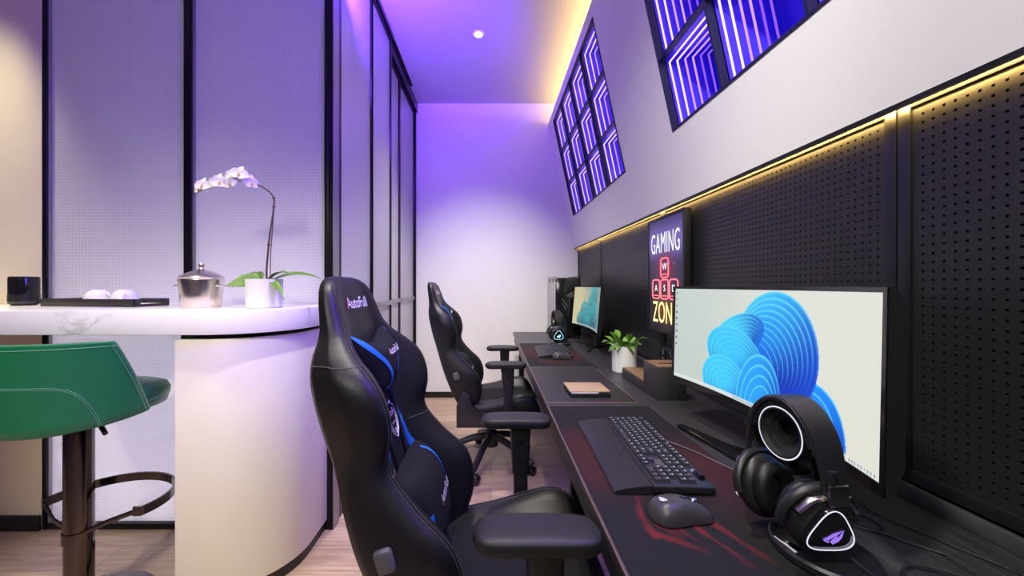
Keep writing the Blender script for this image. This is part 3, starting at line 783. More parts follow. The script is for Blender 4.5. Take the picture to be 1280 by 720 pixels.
m2 = copy_tree(m1); m2.location = (.2275, 3.08, DZ); m2['label'] = 'black and dark red desk mat under the distant keyboard and mouse'
t = thing('desk_pad', 'plain black leather desk pad under the notebook', 'desk pad', (.41, 1.85, DZ))
obj('pad_sheet', G().prism([(a, b) for a, b in rrect(.362, .66, .006)], 0, .0042, bev=.001), M['pad'], t, ang=40)
obj('pad_edge', G().tube([(a, b, .002) for a, b in rrect(.368, .666, .008)], .0022, 6, closed=True), M['brass'], t, label='bronze edge binding')

# ---- curved monitors (local: faces -X, y along the desk)
def bloom(u, v):
    """pale desktop with a folded ribbon flower in blues; u to the viewer's right, v up"""
    bg = mix(lin(196, 207, 200), lin(226, 226, 214), sstep(.1, .75, u)); bg = mix(bg, lin(215, 222, 220), .3*v)
    c = bg; x = u*2.35; y = v
    # base lobe on the right
    def petal(c, cx, cy, rx, ry, rot, k, c0, c1, fold=0.0, edge=.06):
        dx, dy = x-cx, y-cy; ca, sa = math.cos(rot), math.sin(rot); px = (dx*ca+dy*sa)/rx; py = (-dx*sa+dy*ca)/ry
        r = math.hypot(px, py)
        if r < 1:
            t = sstep(-1, 1, -px*.75+py*.55+fold); q = mix(c0, c1, t)
            q = mix(q, lin(105, 222, 255), .8*sstep(1-edge, 1-.2*edge, r)*sstep(-.9, .7, (py*.7-px*.7)/max(r, .01)))
            q = mix(q, (0, .035, .33), k*.75*sstep(.55, 1-edge*1.2, r)*sstep(.9, -.7, (py*.7-px*.7)/max(r, .01))*(1-sstep(1-edge*1.1, 1-edge*.6, r)))
            return q
        return c
    L = lambda *a: lin(*a)
    for i in range(5):
        f = i/4; c = petal(c, 1.74-.12*f, .00-.05*f, .34-.045*i, .40-.05*i, -.5, .6, L(0, 55, 215), L(30, 150, 255), 0, .05)
    for i in range(10):
        f = i/9
        c = petal(c, 1.39-.17*f, .53-.14*f, .46-.029*i, .46-.035*i, -.30-.06*i, .7, mix(L(0, 75, 225), L(0, 30, 185), f), mix(L(55, 200, 250), L(15, 130, 245), f), -.22, .055)
    for i in range(6):
        f = i/5; c = petal(c, .92+.10*f, .57-.04*f, .37-.042*i, .19-.022*i, .42, .7, L(0, 105, 225), L(70, 215, 250), .1, .07)
    for i in range(6):
        f = i/5; c = petal(c, .90+.07*f, .38-.06*f, .40-.044*i, .26-.030*i, -.30, .7, L(0, 70, 220), L(60, 200, 252), .2, .06)
    for i in range(6):
        f = i/5; c = petal(c, .78+.05*f, .10-.06*f, .34-.042*i, .26-.033*i, -.3, .7, L(0, 85, 230), L(65, 205, 250), .2, .07)
    for i in range(4):
        f = i/3; c = petal(c, 1.20+.03*f, .05-.10*f, .27-.040*i, .42-.05*i, -.14, .7, L(0, 45, 205), L(40, 165, 250), .2, .08)
    if v < .038: c = mix(c, lin(226, 230, 226), .88)
    # small pictograms
    if .006 < u < .018:
        for k, cc in enumerate((L(150, 120, 60), L(120, 150, 120), L(170, 90, 70), L(40, 40, 60), L(20, 20, 20), L(30, 30, 40), L(20, 60, 60), L(40, 30, 30), L(20, 20, 20))):
            yy = .95-k*.072
            if abs(v-yy) < .012: c = mix(c, cc, .75)
    if .010 < v < .028 and ((.38 < u < .52 and (u*220) % 3 < 1.4) or (.90 < u < .985 and (u*300) % 3 < 1.3)): c = mix(c, L(120, 140, 150), .8)
    return c
def bloom2(u, v):
    bg = mix(lin(205, 196, 160), lin(120, 150, 150), sstep(.25, .95, u+.25*v)); c = bg; x = u*2.35
    for i in range(7):
        a = [(1.50, .70, .30, .42), (1.25, .45, .34, .40), (.75, .35, .30, .30), (1.1, .20, .36, .34), (.55, .14, .28, .24), (1.6, .25, .4, .40), (1.0, .05, .3, .25)][i]
        r = math.hypot((x-a[0])/a[2], (v-a[1])/a[3])
        if r < 1: c = mix(mix(lin(10, 70, 105), lin(60, 165, 170), sstep(-.6, .8, (v-a[1])/a[3]+.3*math.sin(r*14))), c, .15)
    if v < .04: c = mix(c, lin(190, 200, 200), .6)
    return c
def make_monitor(label, pic, rotz, loc, W=.775, Hh=.345, tilt=2, nu=300, nv=130):
    t = thing('curved_monitor', label, 'monitor', loc, rotz, 'ultrawide curved monitors')
    hw = W/2; sag = .045; zc = .300; tl = R(tilt); z0 = zc-Hh/2; z1 = zc+Hh/2; b = .009; bb = .020
    def P(y, z, d):   # point on the tilted curved face
        x = sag*(1-(y/hw)**2)+d; dz = z-zc; return (x+math.sin(tl)*dz, y, zc+dz*math.cos(tl))
    g = G(); n = 40
    def shell(u, v):
        y = -hw+W*v; k = u*4; return None
    sec_ = lambda y: [P(y, z0, 0), P(y, z1, 0), P(y, z1, .012), P(y, z1-.05, .028+.03*(1-(y/hw)**2)), P(y, z0+.05, .030+.03*(1-(y/hw)**2)), P(y, z0, .014)]
    g.grid(lambda u, v: sec_(-hw+W*v)[int(round(u*6)) % 6], 6, n, closed_u=True, cap=True)
    body = obj('housing', g, M['plastic'], t, ang=30)
    f = G()
    for (ya, yb, za, zb) in ((-hw, hw, z1-b, z1), (-hw, hw, z0, z0+bb), (-hw, -hw+b, z0, z1), (hw-b, hw, z0, z1)):
        f.grid(lambda u, v: [P(ya+(yb-ya)*v, za, -.0005), P(ya+(yb-ya)*v, za, -.0045), P(ya+(yb-ya)*v, zb, -.0045), P(ya+(yb-ya)*v, zb, -.0005)][int(round(u*4)) % 4], 4, 30, closed_u=True, cap=True)
    obj('bezel', f, M['gloss'], t, ang=30)
    color_grid('screen', nu, nv, lambda u, v: P(hw-b-(W-2*b)*u, z0+bb+(Hh-bb-b)*v, -.0022), pic, M['screen'], t)
    q = G(); q.box((.10, -.03, .10), (.130, .03, .34), .006); q.box((.06, -.05, .25), (.112, .05, .35), .006); obj('neck', q, M['plastic'], t, ang=40)
    q = G(); hx = .055
    q.prism([(.145, .05), (.075, .06), (hx-.02, .10), (-.028, .262), (-.048, .255), (-.012, .06), (.0, 0), (-.012, -.06), (-.048, -.255), (-.028, -.262), (hx-.02, -.10), (.075, -.06), (.145, -.05)], .001, .012, bev=.003)
    obj('foot', q, M['gloss'], t, ang=40)
    q = G().lathe([(.035, .012), (.032, .10), (.03, .11)], 20, T=Matrix.Translation((.112, 0, 0))); obj('pivot', q, M['plastic'], t, ang=40)
    return t
MON = make_monitor('large curved monitor showing a blue ribbon flower behind the headset', bloom, R(-2.0), (.660, 1.0, DZ), tilt=1.2, nu=440, nv=200)
MON2 = make_monitor('distant curved monitor showing a teal flower beside the tower', bloom2, R(.5), (.728, 2.93, DZ), tilt=5, nu=120, nv=60)

# ---- keyboards (local: y axis runs along the length from the user's left, +x towards the wall)
def make_keyboard(label, loc, rotz, each):
    t = thing('keyboard', label, 'keyboard', loc, rotz, 'backlit keyboards with wrist rests')
    Lh = .218; q = G(); q.prism([(-.068, -Lh), (.068, -Lh), (.068, Lh), (-.068, Lh)], .004, .020, bev=.003)
    q.prism([(-.062, -Lh+.01), (.05, -Lh+.01), (.05, Lh-.01), (-.062, Lh-.01)], 0, .004)
    body = obj('keyboard_body', q, M['plastic'], t, ang=40)
    g = G().box((-.060, -Lh+.006, .0195), (.056, Lh-.006, .0208)); obj('backlight', g, M['keyglow'], t)
    rows = [  # x of the row, list of (start unit, width)
        (.048, [(0, 1)]+[(2+i, 1) for i in range(4)]+[(6.5+i, 1) for i in range(4)]+[(11+i, 1) for i in range(4)]+[(15.25+i, 1) for i in range(3)]),
        (.024, [(i, 1) for i in range(13)]+[(13, 2)]+[(15.25+i, 1) for i in range(3)]+[(18.5+i, 1) for i in range(4)]),
        (.0055, [(0, 1.5)]+[(1.5+i, 1) for i in range(12)]+[(13.5, 1.5)]+[(15.25+i, 1) for i in range(3)]+[(18.5+i, 1) for i in range(4)]),
        (-.0135, [(0, 1.75)]+[(1.75+i, 1) for i in range(11)]+[(12.75, 2.25)]+[(18.5+i, 1) for i in range(3)]),
        (-.0325, [(0, 2.25)]+[(2.25+i, 1) for i in range(10)]+[(12.25, 2.75)]+[(16.25, 1)]+[(18.5+i, 1) for i in range(4)]),
        (-.0515, [(0, 1.25), (1.25, 1.25), (2.5, 1.25), (3.75, 6.25), (10, 1.25), (11.25, 1.25), (12.5, 1.25), (13.75, 1.25)]+[(15.25+i, 1) for i in range(3)]+[(18.5, 2), (20.5, 1), (21.5, 1)])]
    U = .01885; cache = {}; allg = G(); n = 0
    def capg(w, red):
        g = G(); b = .0170/2; tp = .0128/2; e = (w-1)*U/2
        vs = [(-b, -b-e, 0), (b, -b-e, 0), (b, b+e, 0), (-b, b+e, 0), (-b+.001, -b-e+.001, .003), (b-.001, -b-e+.001, .003), (b-.001, b+e-.001, .003), (-b+.001, b+e-.001, .003),
              (-tp, -tp-e, .009), (tp+.0008, -tp-e, .0095), (tp+.0008, tp+e, .0095), (-tp, tp+e, .009), (-.001, 0, .0086)]
        g.add(vs, [(0, 3, 2, 1)]+[(i, (i+1) % 4, 4+(i+1) % 4, 4+i) for i in range(4)]+[(4+i, 4+(i+1) % 4, 8+(i+1) % 4, 8+i) for i in range(4)]+[(8+i, 8+(i+1) % 4, 12) for i in range(4)])
        z = .0099; mi = 2 if red else 1
        g.add([(.0008, .0016, z), (.0046, .0016, z), (.0046, .0006, z), (.0008, .0006, z)], [(0, 1, 2, 3)], mi)
        g.add([(.0036, .0010, z), (.0046, .0010, z), (.0046, -.0020, z), (.0036, -.0020, z)], [(0, 1, 2, 3)], mi)
        g.add([(.0008, -.0010, z), (.0046, -.0010, z), (.0046, -.0020, z), (.0008, -.0020, z)], [(0, 1, 2, 3)], mi)
        return g
    for ri, (x, ks) in enumerate(rows):
        for (s, w) in ks:
            y = Lh-.008-(s+w/2)*U*.985; red = (s >= 18.5 and ri == 5) or (ri == 4 and s == 16.25) or (s > 20.4 and ri == 1)
            if not each: allg.add(capg(w, red).v, capg(w, red).f, 0, Matrix.Translation((x, y, .0205))); continue
            key = (w, red)
            if key not in cache:
                o = obj('keycap', capg(w, red), [M['key'], M['keyled'], M['redkey']], t, ang=25); cache[key] = o
            else: o = cache[key].copy(); COL.objects.link(o)
            o.location = (x, y, .0205); n += 1
    if not each: obj('keycaps', allg, M['key'], t, ang=25)
    q = G(); T = frame((.058, -Lh+.045, .0245), (0, 1, 0), (1, 0, 0)); q.tube([(.052, -Lh+.028, .0265), (.052, -Lh+.056, .0265)], .0075, 14); obj('volume_roller', q, M['gloss'], t, ang=40)
    q = G(); q.lathe([(0, .0206), (.008, .0206), (.007, .0245), (0, .0245)], 16, T=Matrix.Translation((.054, -Lh+.072, 0)), sy=.7); obj('media_button', q, M['silver'], t)
    q = G(); q.box((-.024, -.137, .0208), (.0, -.086, .0225), .0008); obj('name_plate', q, M['thread'], t)
    def rest(u, v):
        x = -.070-.086*u; z = .0215-.012*u**1.6-.006*max(0, (u-.9)*10)**2; return (x, -Lh+2*Lh*v, z)
    g = G(); pr = [(-.070, .001), (-.070, .0205)]+[(-.070-.086*u, .0205-.0125*u**1.5) for u in (.15, .3, .5, .7, .85)]+[(-.1535, .0065), (-.156, .004), (-.1545, .001)]
    g.grid(lambda u, v: (lambda p: (p[0]+.004*(1-(2*v-1)**8)*0, -Lh+2*Lh*v, p[1]))(pr[int(round(u*len(pr))) % len(pr)]), len(pr), 24, closed_u=True, cap=True)
    wr = obj('wrist_rest', g, M['softplastic'], t, ang=25)
    q = G(); pts = spline([(-.071, -.02, .0212), (-.095, -.055, .0185), (-.125, -.085, .0128), (-.154, -.10, .0072)], 6); q.tube(pts, .0006, 4); obj('rest_crease', q, M['gloss'], wr)
    return t
KB = make_keyboard('full size backlit keyboard in front of the large monitor, mouse at its end', (.443, 1.060, DZ+.0035), R(-2.5), True)
KB2 = make_keyboard('distant keyboard with wrist rest in front of the teal flower monitor', (.475, 2.66, DZ+.0035), R(-3), False)

# ---- mice (local +x is forward)
def make_mouse(label, loc, rotz):
    t = thing('mouse', label, 'mouse', loc, rotz, 'dark grey wireless mice')
    MT = [(-.061, .012, .010), (-.056, .024, .024), (-.04, .0325, .037), (-.015, .0335, .042), (.01, .0315, .039), (.035, .0315, .030), (.052, .030, .022), (.060, .024, .014)]
    g = G()
    def f(u, v):
        x = -.061+.121*v; hw, h = interp(MT, x); an = PI*u*2; c = math.cos(an); s = math.sin(an)
        if s >= 0: return (x, hw*math.copysign(abs(c)**.62, c), .003+(h-.003)*s**.85)
        return (x, hw*.92*c, .003+.003*s)
    g.grid(f, 32, 26, closed_u=True, cap=True); obj('shell', g, M['mousebody'], t, ang=60)
    q = G().tube([(.0, 0, .0415), (.02, 0, .0372), (.04, 0, .0292), (.056, 0, .0195)], .0009, 5); q.tube([(.006, -.028, .026), (.01, -.015, .036), (.009, 0, .0395), (.01, .015, .036), (.006, .028, .026)], .0008, 5); obj('button_gap', q, M['gloss'], t)
    q = G(); T = frame((.033, .0, .027), (1, 0, 0), (0, 0, 1)); q.lathe([(0, -.004), (.0085, -.004), (.0098, -.002), (.0098, .002), (.0085, .004), (0, .004)], 20, T=T); obj('scroll_wheel', q, M['chrome'], t, ang=40)
    q = G(); T = frame((-.036, 0, .0395), (0, -1, 0), (.93, 0, .22)); emblem_g(q, .017, T, z=.0012); obj('emblem', q, M['white'], t, label='white slanted eye emblem')
    return t
make_mouse('dark grey mouse on the red claw marks of the desk mat', (.382, .765, DZ+.0033), R(8))
make_mouse('distant dark grey mouse beside the distant keyboard', (.455, 2.42, DZ+.0033), R(3))

# ---- notebook, plant, box organiser
t = thing('notebook_box', 'flat black box holding paper on the leather pad, wooden notebook on it', 'box', (.418, 1.66, DZ+.0042))
obj('box_base', G().box((-.085, -.078, 0), (.087, .070, .016), .002), M['plastic'], t)
obj('paper_block', G().box((-.079, -.0765, .016), (.035, .06, .0195)), M['paper'], t)
tag(obj('notebook', G().box((.333, 1.588, DZ+.0238), (.503, 1.735, DZ+.0290), .0015), M['wood']), 'thin notebook with pale wood cover lying on black box', 'notebook')

def leaf_g(g, base, direc, length, width, droop, mi=0, curl=.25, roll=0):
    d = Vector(direc).normalized(); side = d.cross(Vector((0, 0, 1)))
    side = side.normalized() if side.length > .01 else Vector((1, 0, 0))
    side = side*math.cos(roll)+side.cross(d)*math.sin(roll)
    def f(u, v):
        w = width*math.sin(PI*min(1, v**.75*.97+.03))*.5; s = (u-.5)*2
        p = Vector(base)+d*length*v; p.z -= droop*length*v*v; p += side*w*s; p.z += curl*abs(s)*w*1.0
        return tuple(p)
    return g.grid(f, 7, 12, mi)
t = thing('potted_plant', 'green leafy plant in white pot behind the wooden desk organiser', 'plant', (.735, 2.08, DZ))
obj('pot', G().lathe([(.055, 0), (.063, .004), (.066, .14), (.0665, .145), (.061, .145), (.060, .12), (0, .12)], 40), M['matteceramic'], t, ang=40)
obj('soil', G().lathe([(0, .126), (.0598, .126), (.0598, .121), (0, .121)], 24), M['soil'], t)
rnd = random.Random(4)
for i in range(34):
    a = i*2.399; el = .35+.9*rnd.random(); r0 = .030*rnd.random()+.008
    d = Vector((math.cos(a)*math.cos(el), math.sin(a)*math.cos(el), math.sin(el)))
    g = G(); b0 = Vector((math.cos(a)*r0, math.sin(a)*r0, .125)); s1 = .015+.045*rnd.random()
    g.tube([b0, b0+d*s1], .0016, 5); leaf_g(g, b0+d*s1, d, .075+.03*rnd.random(), .030+.012*rnd.random(), .35+.3*rnd.random())
    obj('leaf', g, M['leaf'], t, ang=60)

t = thing('desk_organiser', 'dark stepped desk organiser with brown wood tops beside the large monitor', 'organiser', (.745, 1.76, DZ))
obj('tall_box', G().box((.684, 1.55, DZ), (.806, 1.69, DZ+.137), .002), M['deskedge'], t, world=True)
obj('low_box', G().box((.684, 1.692, DZ), (.806, 1.965, DZ+.044), .002), M['deskedge'], t, world=True)
obj('tall_lid', G().box((.686, 1.552, DZ+.137), (.804, 1.688, DZ+.142), .001), M['brownwood'], t, world=True, label='brown wood top with a phone slot')
obj('low_lid', G().box((.686, 1.694, DZ+.044), (.804, 1.963, DZ+.049), .001), M['brownwood'], t, world=True, label='brown wood top')
obj('phone_slot', G().box((.715, 1.60, DZ+.1415), (.80, 1.615, DZ+.1428)), M['gloss'], t, world=True)
t = thing('power_socket', 'black twin power socket on the pegboard behind the organiser', 'socket', (.928, 1.93, .80))
obj('back_box', G().box((-.022, -.09, .0), (0, .09, .09), .004), M['plastic'], t)
for y in (-.045, .045):
    f = G().box((-.027, y-.034, .008), (-.022, y+.034, .082), .003); o = obj('socket_face', f, M['gloss'], t)
    q = G()
    for dy, dz in ((-.009, .036), (.009, .036), (0, .058)): q.box((-.0282, y+dy-.002, dz-.005), (-.027, y+dy+.002, dz+.005))
    obj('pin_hole', q, M['silver'], o)

# ---- neon poster
t = thing('light_box_sign', 'framed gaming zone sign with red key shapes on the pegboard', 'sign', (.914, 1.945, .968), 0)
ya, yb, za, zb, xf = 1.742, 2.150, .968, 1.578, .893
g = G(); g.box((xf+.006, ya+.004, za+.004), (.927, yb-.004, zb-.004)); obj('sign_box', g, M['blackmetal'], t, world=True)
f = G(); b = .014
f.box((xf, ya, za), (.927, ya+b, zb), .002); f.box((xf, yb-b, za), (.927, yb, zb), .002); f.box((xf, ya+b, za), (.927, yb-b, za+b), .002); f.box((xf, ya+b, zb-b), (.927, yb-b, zb), .002)
obj('sign_frame', f, M['blackmetal'], t, world=True)
def poster(u, v):
    c = mix(lin(26, 22, 48), lin(60, 50, 100), sstep(.25, .95, v)); n = fbm(u*4, v*6, 2)
    br = .8 if (v*26) % 1 < .12 or ((u*9+(int(v*26) % 2)*.5) % 1) < .07 else 1.0
    c = mix(c, tuple(x*br for x in c), .8)
    c = mix(c, lin(125, 105, 190), .75*sstep(.22, .03, abs(v-.80)+.25*max(0, abs(u-.5)-.38)))
    c = mix(c, lin(125, 28, 55), .85*sstep(.26, .03, math.hypot((u-.5)*.62, (v-.54)*1.0)))
    if v < .375: c = mix(lin(14, 11, 14), c, .15)
    c = mix(c, lin(110, 65, 25), .8*sstep(.22, .02, math.hypot((u-.5)*.55, v-.20)))
    if .13 < u < .80 and .585 < v < .60 and n > .2: c = mix(c, lin(120, 110, 170), .6)
    return tuple(x*1.0 for x in c)
pg = color_grid('poster', 90, 130, lambda u, v: (xf+.005, yb-b-(yb-ya-2*b)*u, za+b+(zb-za-2*b)*v), poster, M['signface'], None)
for v_ in pg.data.vertices: v_.co -= t.location
pg.parent = t
cy = (ya+yb)/2; X = xf+.004; rt, up = (0, -1, 0), (0, 0, 1)
q = G(); text_g(q, 'GAMING', .108, frame((X, cy, 1.440), rt, up), squeeze=.50, bold=-.004, spacing=1.08, depth=.001); obj('neon_word', q, M['neonwhite'], t, world=True, label='white neon word')
q = G(); text_g(q, 'ZONE', .112, frame((X, cy, 1.075), rt, up), squeeze=.62, bold=-.004, depth=.001); obj('neon_word', q, M['neonyellow'], t, world=True, label='yellow neon word')
for ch, dy, z in (('W', 0, 1.308), ('A', .098, 1.196), ('S', 0, 1.196), ('D', -.098, 1.196)):
    q = G(); T = frame((X, cy+dy, z), rt, up)
    q.tube([(a, b_, 0) for a, b_ in rrect(.086, .100, .020)], .0035, 6, T=T, closed=True)
    q.tube([(-.026, -.034, 0), (.026, -.034, 0)], .0025, 6, T=T)
    k = obj('neon_key', q, M['neonred'], t, world=True, label='red neon key outline')
    q = G(); text_g(q, ch, .034, T @ Matrix.Translation((0, .006, 0)), bold=.01); obj('key_letter', q, M['neonwhite'], k, world=True)

# ---- computer tower
t = thing('computer_tower', 'large black and silver computer tower at the far end of the desk', 'computer', (.690, 3.605, DZ))
g = G(); g.box((-.112, -.235, .022), (.112, .235, .545), .006); obj('case', g, M['gloss'], t, ang=40)
obj('side_panel', G().box((-.117, -.228, .03), (-.111, .232, .505), .003), M['silver'], t, label='silver side panel')
q = G()
for y in (-.19, .0, .19): q.box((-.116, y-.02, .50), (-.108, y+.02, .56), .003)
q.box((-.116, -.232, .55), (-.104, .232, .562), .004); obj('handle_rail', q, M['silver'], t, label='silver handle rail')
q = G()
for y in (-.19, .19): q.box((.104, y-.02, .53), (.113, y+.02, .56), .003)
q.box((.102, -.232, .55), (.114, .232, .562), .004); obj('handle_rail', q, M['blackmetal'], t)
q = G()
for x in (-.09, .09):
    for y in (-.2, .2): q.box((x-.02, y-.025, 0), (x+.02, y+.025, .024), .004)
obj('foot', q, M['blackmetal'], t)
obj('front_glass', G().box((-.104, -.239, .05), (.104, -.235, .53), .002), M['gloss'], t)
q = G(); emblem_g(q, .075, frame((.02, -.2395, .395), (1, 0, 0), (0, 0, 1)), z=.0008); obj('emblem', q, M['thread'], t, label='grey slanted eye emblem')
q = G(); T = frame((-.03, -.2395, .31), (1, 0, 0), (0, 0, 1)); q.add([(-.03, .05, .0005), (-.02, .05, .0005), (.03, -.03, .0005), (.02, -.03, .0005)], [(0, 1, 2, 3)], 0, T); q.add([(-.03, .01, .0005), (-.024, .01, .0005), (.012, -.05, .0005), (.004, -.05, .0005)], [(0, 1, 2, 3)], 0, T); obj('front_stripe', q, M['thread'], t)

# ---- headsets on their stands (local: the wearer's side faces -X, the cups hang at -Y and +Y)
def oval_ring(g, c, nrm, up, rx, rz, tube_r, n=40, k=10, mi=0, sq=1.0, thick=1.0):
    T = frame(c, Vector(up).cross(Vector(nrm)), up); pts = []
    for i in range(n):
        a = 2*PI*i/n; ca, sa = math.cos(a), math.sin(a); pts.append((rx*math.copysign(abs(ca)**sq, ca), rz*math.copysign(abs(sa)**sq, sa), 0))
    return g.tube(pts, tube_r, k, mi, T, closed=True)
def tri_pts(r, n=10, rnd=.42):
    # rounded triangle, point upwards towards the headband
    P = [Vector((0, 1.05)), Vector((-.98, -.62)), Vector((.98, -.62))]; o = []
    for i in range(3):
        a, b_, c = P[i-1], P[i], P[(i+1) % 3]; s = b_+(a-b_)*rnd; e = b_+(c-b_)*rnd
        for k in range(n): tt = k/(n-1); o.append(((1-tt)**2*s+2*tt*(1-tt)*b_+tt*tt*e)*r)
    return [(p.x, p.y) for p in o]
def make_headset(label, slabel, loc, rotz, led, near, g_h='headsets hung on stands', g_s='headset stands with ring lights'):
    st = thing('headset_stand', slabel, 'headset stand', loc, rotz, g_s)
    q = G()
    pr = [(.070, 0), (.074, .003), (.074, .013), (.070, .017), (0, .018)]
    SB = Matrix.Translation((.028, -.030, 0)); q.lathe(pr, 48, sx=.96, sy=1.12, T=SB); obj('stand_base', q, M['plastic'], st, ang=40)
    q = G(); oval_ring(q, (-.010, -.005, .0185), (0, 0, 1), (1, 0, 0), .028, .022, .003); obj('cable_ring', q, M['gloss'], st)
    q = G().box((-.036, -.042, .0168), (-.031, .000, .0186), .0005); obj('base_mark', q, M['white'], st, label='white dash on the base')
    q = G(); q.tube(spline([(.066, -.015, .012), (.066, -.010, .08), (.056, 0, .16), (.035, 0, .205)], 8), .0125, 12, flat=(1, 1.6)); obj('stand_stem', q, M['plastic'], st, ang=50)
    q = G(); T = frame((-.005, 0, .205), (0, -1, 0), (0, 0, 1))   # local z = -X, facing the user
    q.lathe([(.044, -.045), (.047, -.040), (.047, .018), (.0465, .020), (.041, .021), (.038, .012), (.030, .009), (.029, .004), (.023, .002), (.022, -.012), (0, -.013)], 48, T=T)
    head = obj('stand_head', q, M['plastic'], st, ang=30)
    q = G().lathe([(.0440, .0206), (.0452, .0216), (.0464, .0203)], 48, T=T, loop=True); obj('ring_light', q, led if near else M['softplastic'], head, label='glowing ring light' if near else None)
    hs = thing('headset', label, 'headset', (loc[0], loc[1], loc[2]), rotz, g_h)
    # headband: outer shell + inner cushion over the head of the stand
    def arc(r, zc, a0, a1, n=30, w=1.0): return [(-.003, r*w*math.sin(R(a)), zc+r*math.cos(R(a))) for a in [a0+(a1-a0)*i/(n-1) for i in range(n)]]
    def band(g, pts, half, th, mi=0):
        n = len(pts)
        def f(u, v):
            i = min(n-1, int(round(v*(n-1)))); p = Vector(pts[i]); a = Vector(pts[max(0, i-1)]); b_ = Vector(pts[min(n-1, i+1)])
            t_ = (b_-a).normalized(); no = Vector((1, 0, 0)).cross(t_).normalized()
            k = [(-1, -1), (-.4, -1.15), (.4, -1.15), (1, -1), (1.06, 0), (1, 1), (.4, 1.2), (-.4, 1.2), (-1, 1), (-1.06, 0)][int(round(u*10)) % 10]
            hw = half[i] if isinstance(half, list) else half
            return tuple(p+Vector((1, 0, 0))*k[0]*hw+no*k[1]*th)
        return g.grid(f, 10, n, mi, closed_u=True, cap=True)
    zc = .196
    top = [(-.003, y, z) for (_, y, z) in spline([(0, -.078, .122), (0, -.076, .170), (0, -.060, .222), (0, -.032, .256), (0, 0, .267), (0, .032, .256), (0, .060, .222), (0, .076, .170), (0, .078, .122)], 7)]
    q = G(); band(q, top, [.017+.010*math.sin(PI*i/(len(top)-1)) for i in range(len(top))], .0042); hb = obj('headband', q, M['plastic'], hs, ang=50)
    pad = [(-.003, y*.90, z-.0085) for (_, y, z) in top[12:-12]]
    q = G(); band(q, pad, .022, .0042); obj('headband_pad', q, M['leather'], hb, ang=60)
    q = G()
    for dx in (-.0285, .0225): q.tube([(x+dx, y*1.01, z+.002) for x, y, z in top[10:-10]], .0011, 5)
    obj('edge_line', q, M['gunmetal'], hb)
    for s in (-1, 1):
        q = G(); q.box((-.020, s*.0815-.006, .118), (.016, s*.0815+.006, .152), .003); q.box((-.022, s*.0815-.0065, .130), (.018, s*.0815+.0068, .134)); obj('slider', q, M['gunmetal'], hs, ang=40)
        c = Vector((-.008, s*.049, .083)); nrm = Vector((-.12, s, -.16)).normalized(); up = Vector((0, nrm.z, -nrm.y))*(-1 if s > 0 else 1)
        up = (Vector((0, 0, 1))-nrm*nrm.z).normalized(); rt = up.cross(nrm)
        T = frame(c, rt, up) @ Matrix.Scale(1.16, 4)   # local z = outwards
        q = G(); an = [R(a) for a in range(-100, 101, 10)]
        q.tube([(.052*math.sin(a), .050*math.cos(a)+.004, .004+.004*math.cos(a)) for a in an], .0055, 8, T=T, flat=(1, 1.3)); q.tube([(0, .05, .010), (0, .068, .016), (0, .082, .014)], .0075, 8, T=T)
        q.lathe([(0, -.003), (.006, -.003), (.006, .003), (0, .003)], 12, T=T @ Matrix.Translation((0, .056, .014)))
        yk = obj('yoke', q, M['plastic'], hs, ang=50)
        q = G(); n = 30; 
        def cupf(u, v, T=T):
            a = 2*PI*u; r, z = [(.036, -.010), (.046, -.006), (.0495, .002), (.0485, .012), (.044, .020), (.040, .022)][int(round(v*5))]
            return tuple(T @ Vector((r*.88*math.cos(a), r*1.04*math.sin(a), z)))
        q.grid(cupf, 36, 6, closed_u=True, cap=True); cup = obj('ear_cup', q, M['plastic'], hs, ang=50)
        q = G(); tp = tri_pts(.0455)
        def plate(u, v, T=T):
            x, y = tp[int(round(u*len(tp))) % len(tp)]; k = [1.08, 1.06, .97, .6, .02][int(round(v*4))]; z = [.012, .026, .030, .0315, .032][int(round(v*4))]
            return tuple(T @ Vector((x*k, y*k, z)))
        q.grid(plate, len(tp), 5, closed_u=True, cap=True); pl = obj('outer_plate', q, M['gloss'], cup, ang=50)
        q = G(); q.tube([(x*1.0, y*1.0, .0302) for x, y in tp], .0008, 6, T=T, closed=True); obj('light_outline', q, M['ringled'] if near else M['cyanled'], cup, label='glowing outline')
        q = G(); emblem_g(q, .027, T @ Matrix.Translation((0, -.006, .0325)), z=.0004); obj('emblem', q, M['violetled'] if near else M['cyanled'], cup, label='glowing slanted eye emblem')
        q = G(); q.tube([(-.040, .022, .016), (-.025, .040, .018), (0, .047, .018), (.025, .040, .018), (.040, .022, .016)], .0035, 8, T=T, flat=(1, 2)); obj('metal_band', q, M['chrome'], cup)
        q = G()
        for k in range(9):
            a = R(50+9*k); q.box((-.0007, -.0022, -.001), (.0007, .0022, .0012), 0, 0, T @ Matrix.Translation((.0412*math.cos(a), .0488*math.sin(a), .003)))
        obj('vent_slots', q, M['gloss'], cup)
        q = G(); oval_ring(q, T @ Vector((0, 0, -.016)), nrm, up, .030, .037, .0145, 44, 12); cu = obj('ear_cushion', q, M['leather'], cup, ang=60)
        q = G(); oval_ring(q, T @ Vector((0, 0, -.0245)), nrm, up, .037, .044, .0011, 44, 6); obj('seam', q, M['greyplastic'], cu)
        q = G(); q.lathe([(0, -.012), (.032, -.012), (.032, -.009), (0, -.009)], 28, T=T, sy=1.2); obj('speaker_cloth', q, M['fabric'], cup)
    q = G(); q.tube(spline([(.02, -.085, .035), (.05, -.11, .010), (.085, -.10, .0045), (.16, -.075, .0045), (.25, -.17, .0045), (.30, -.32, .0045)], 8), .0024, 6)
    if near: obj('cable', q, M['cable'], hs)
    return st, hs
make_headset('black headset with violet lit emblem hanging before the large monitor', 'round based headset stand with white ring light on the desk mat edge', (.548, .685, DZ+.0034), R(6), M['ringled'], True)
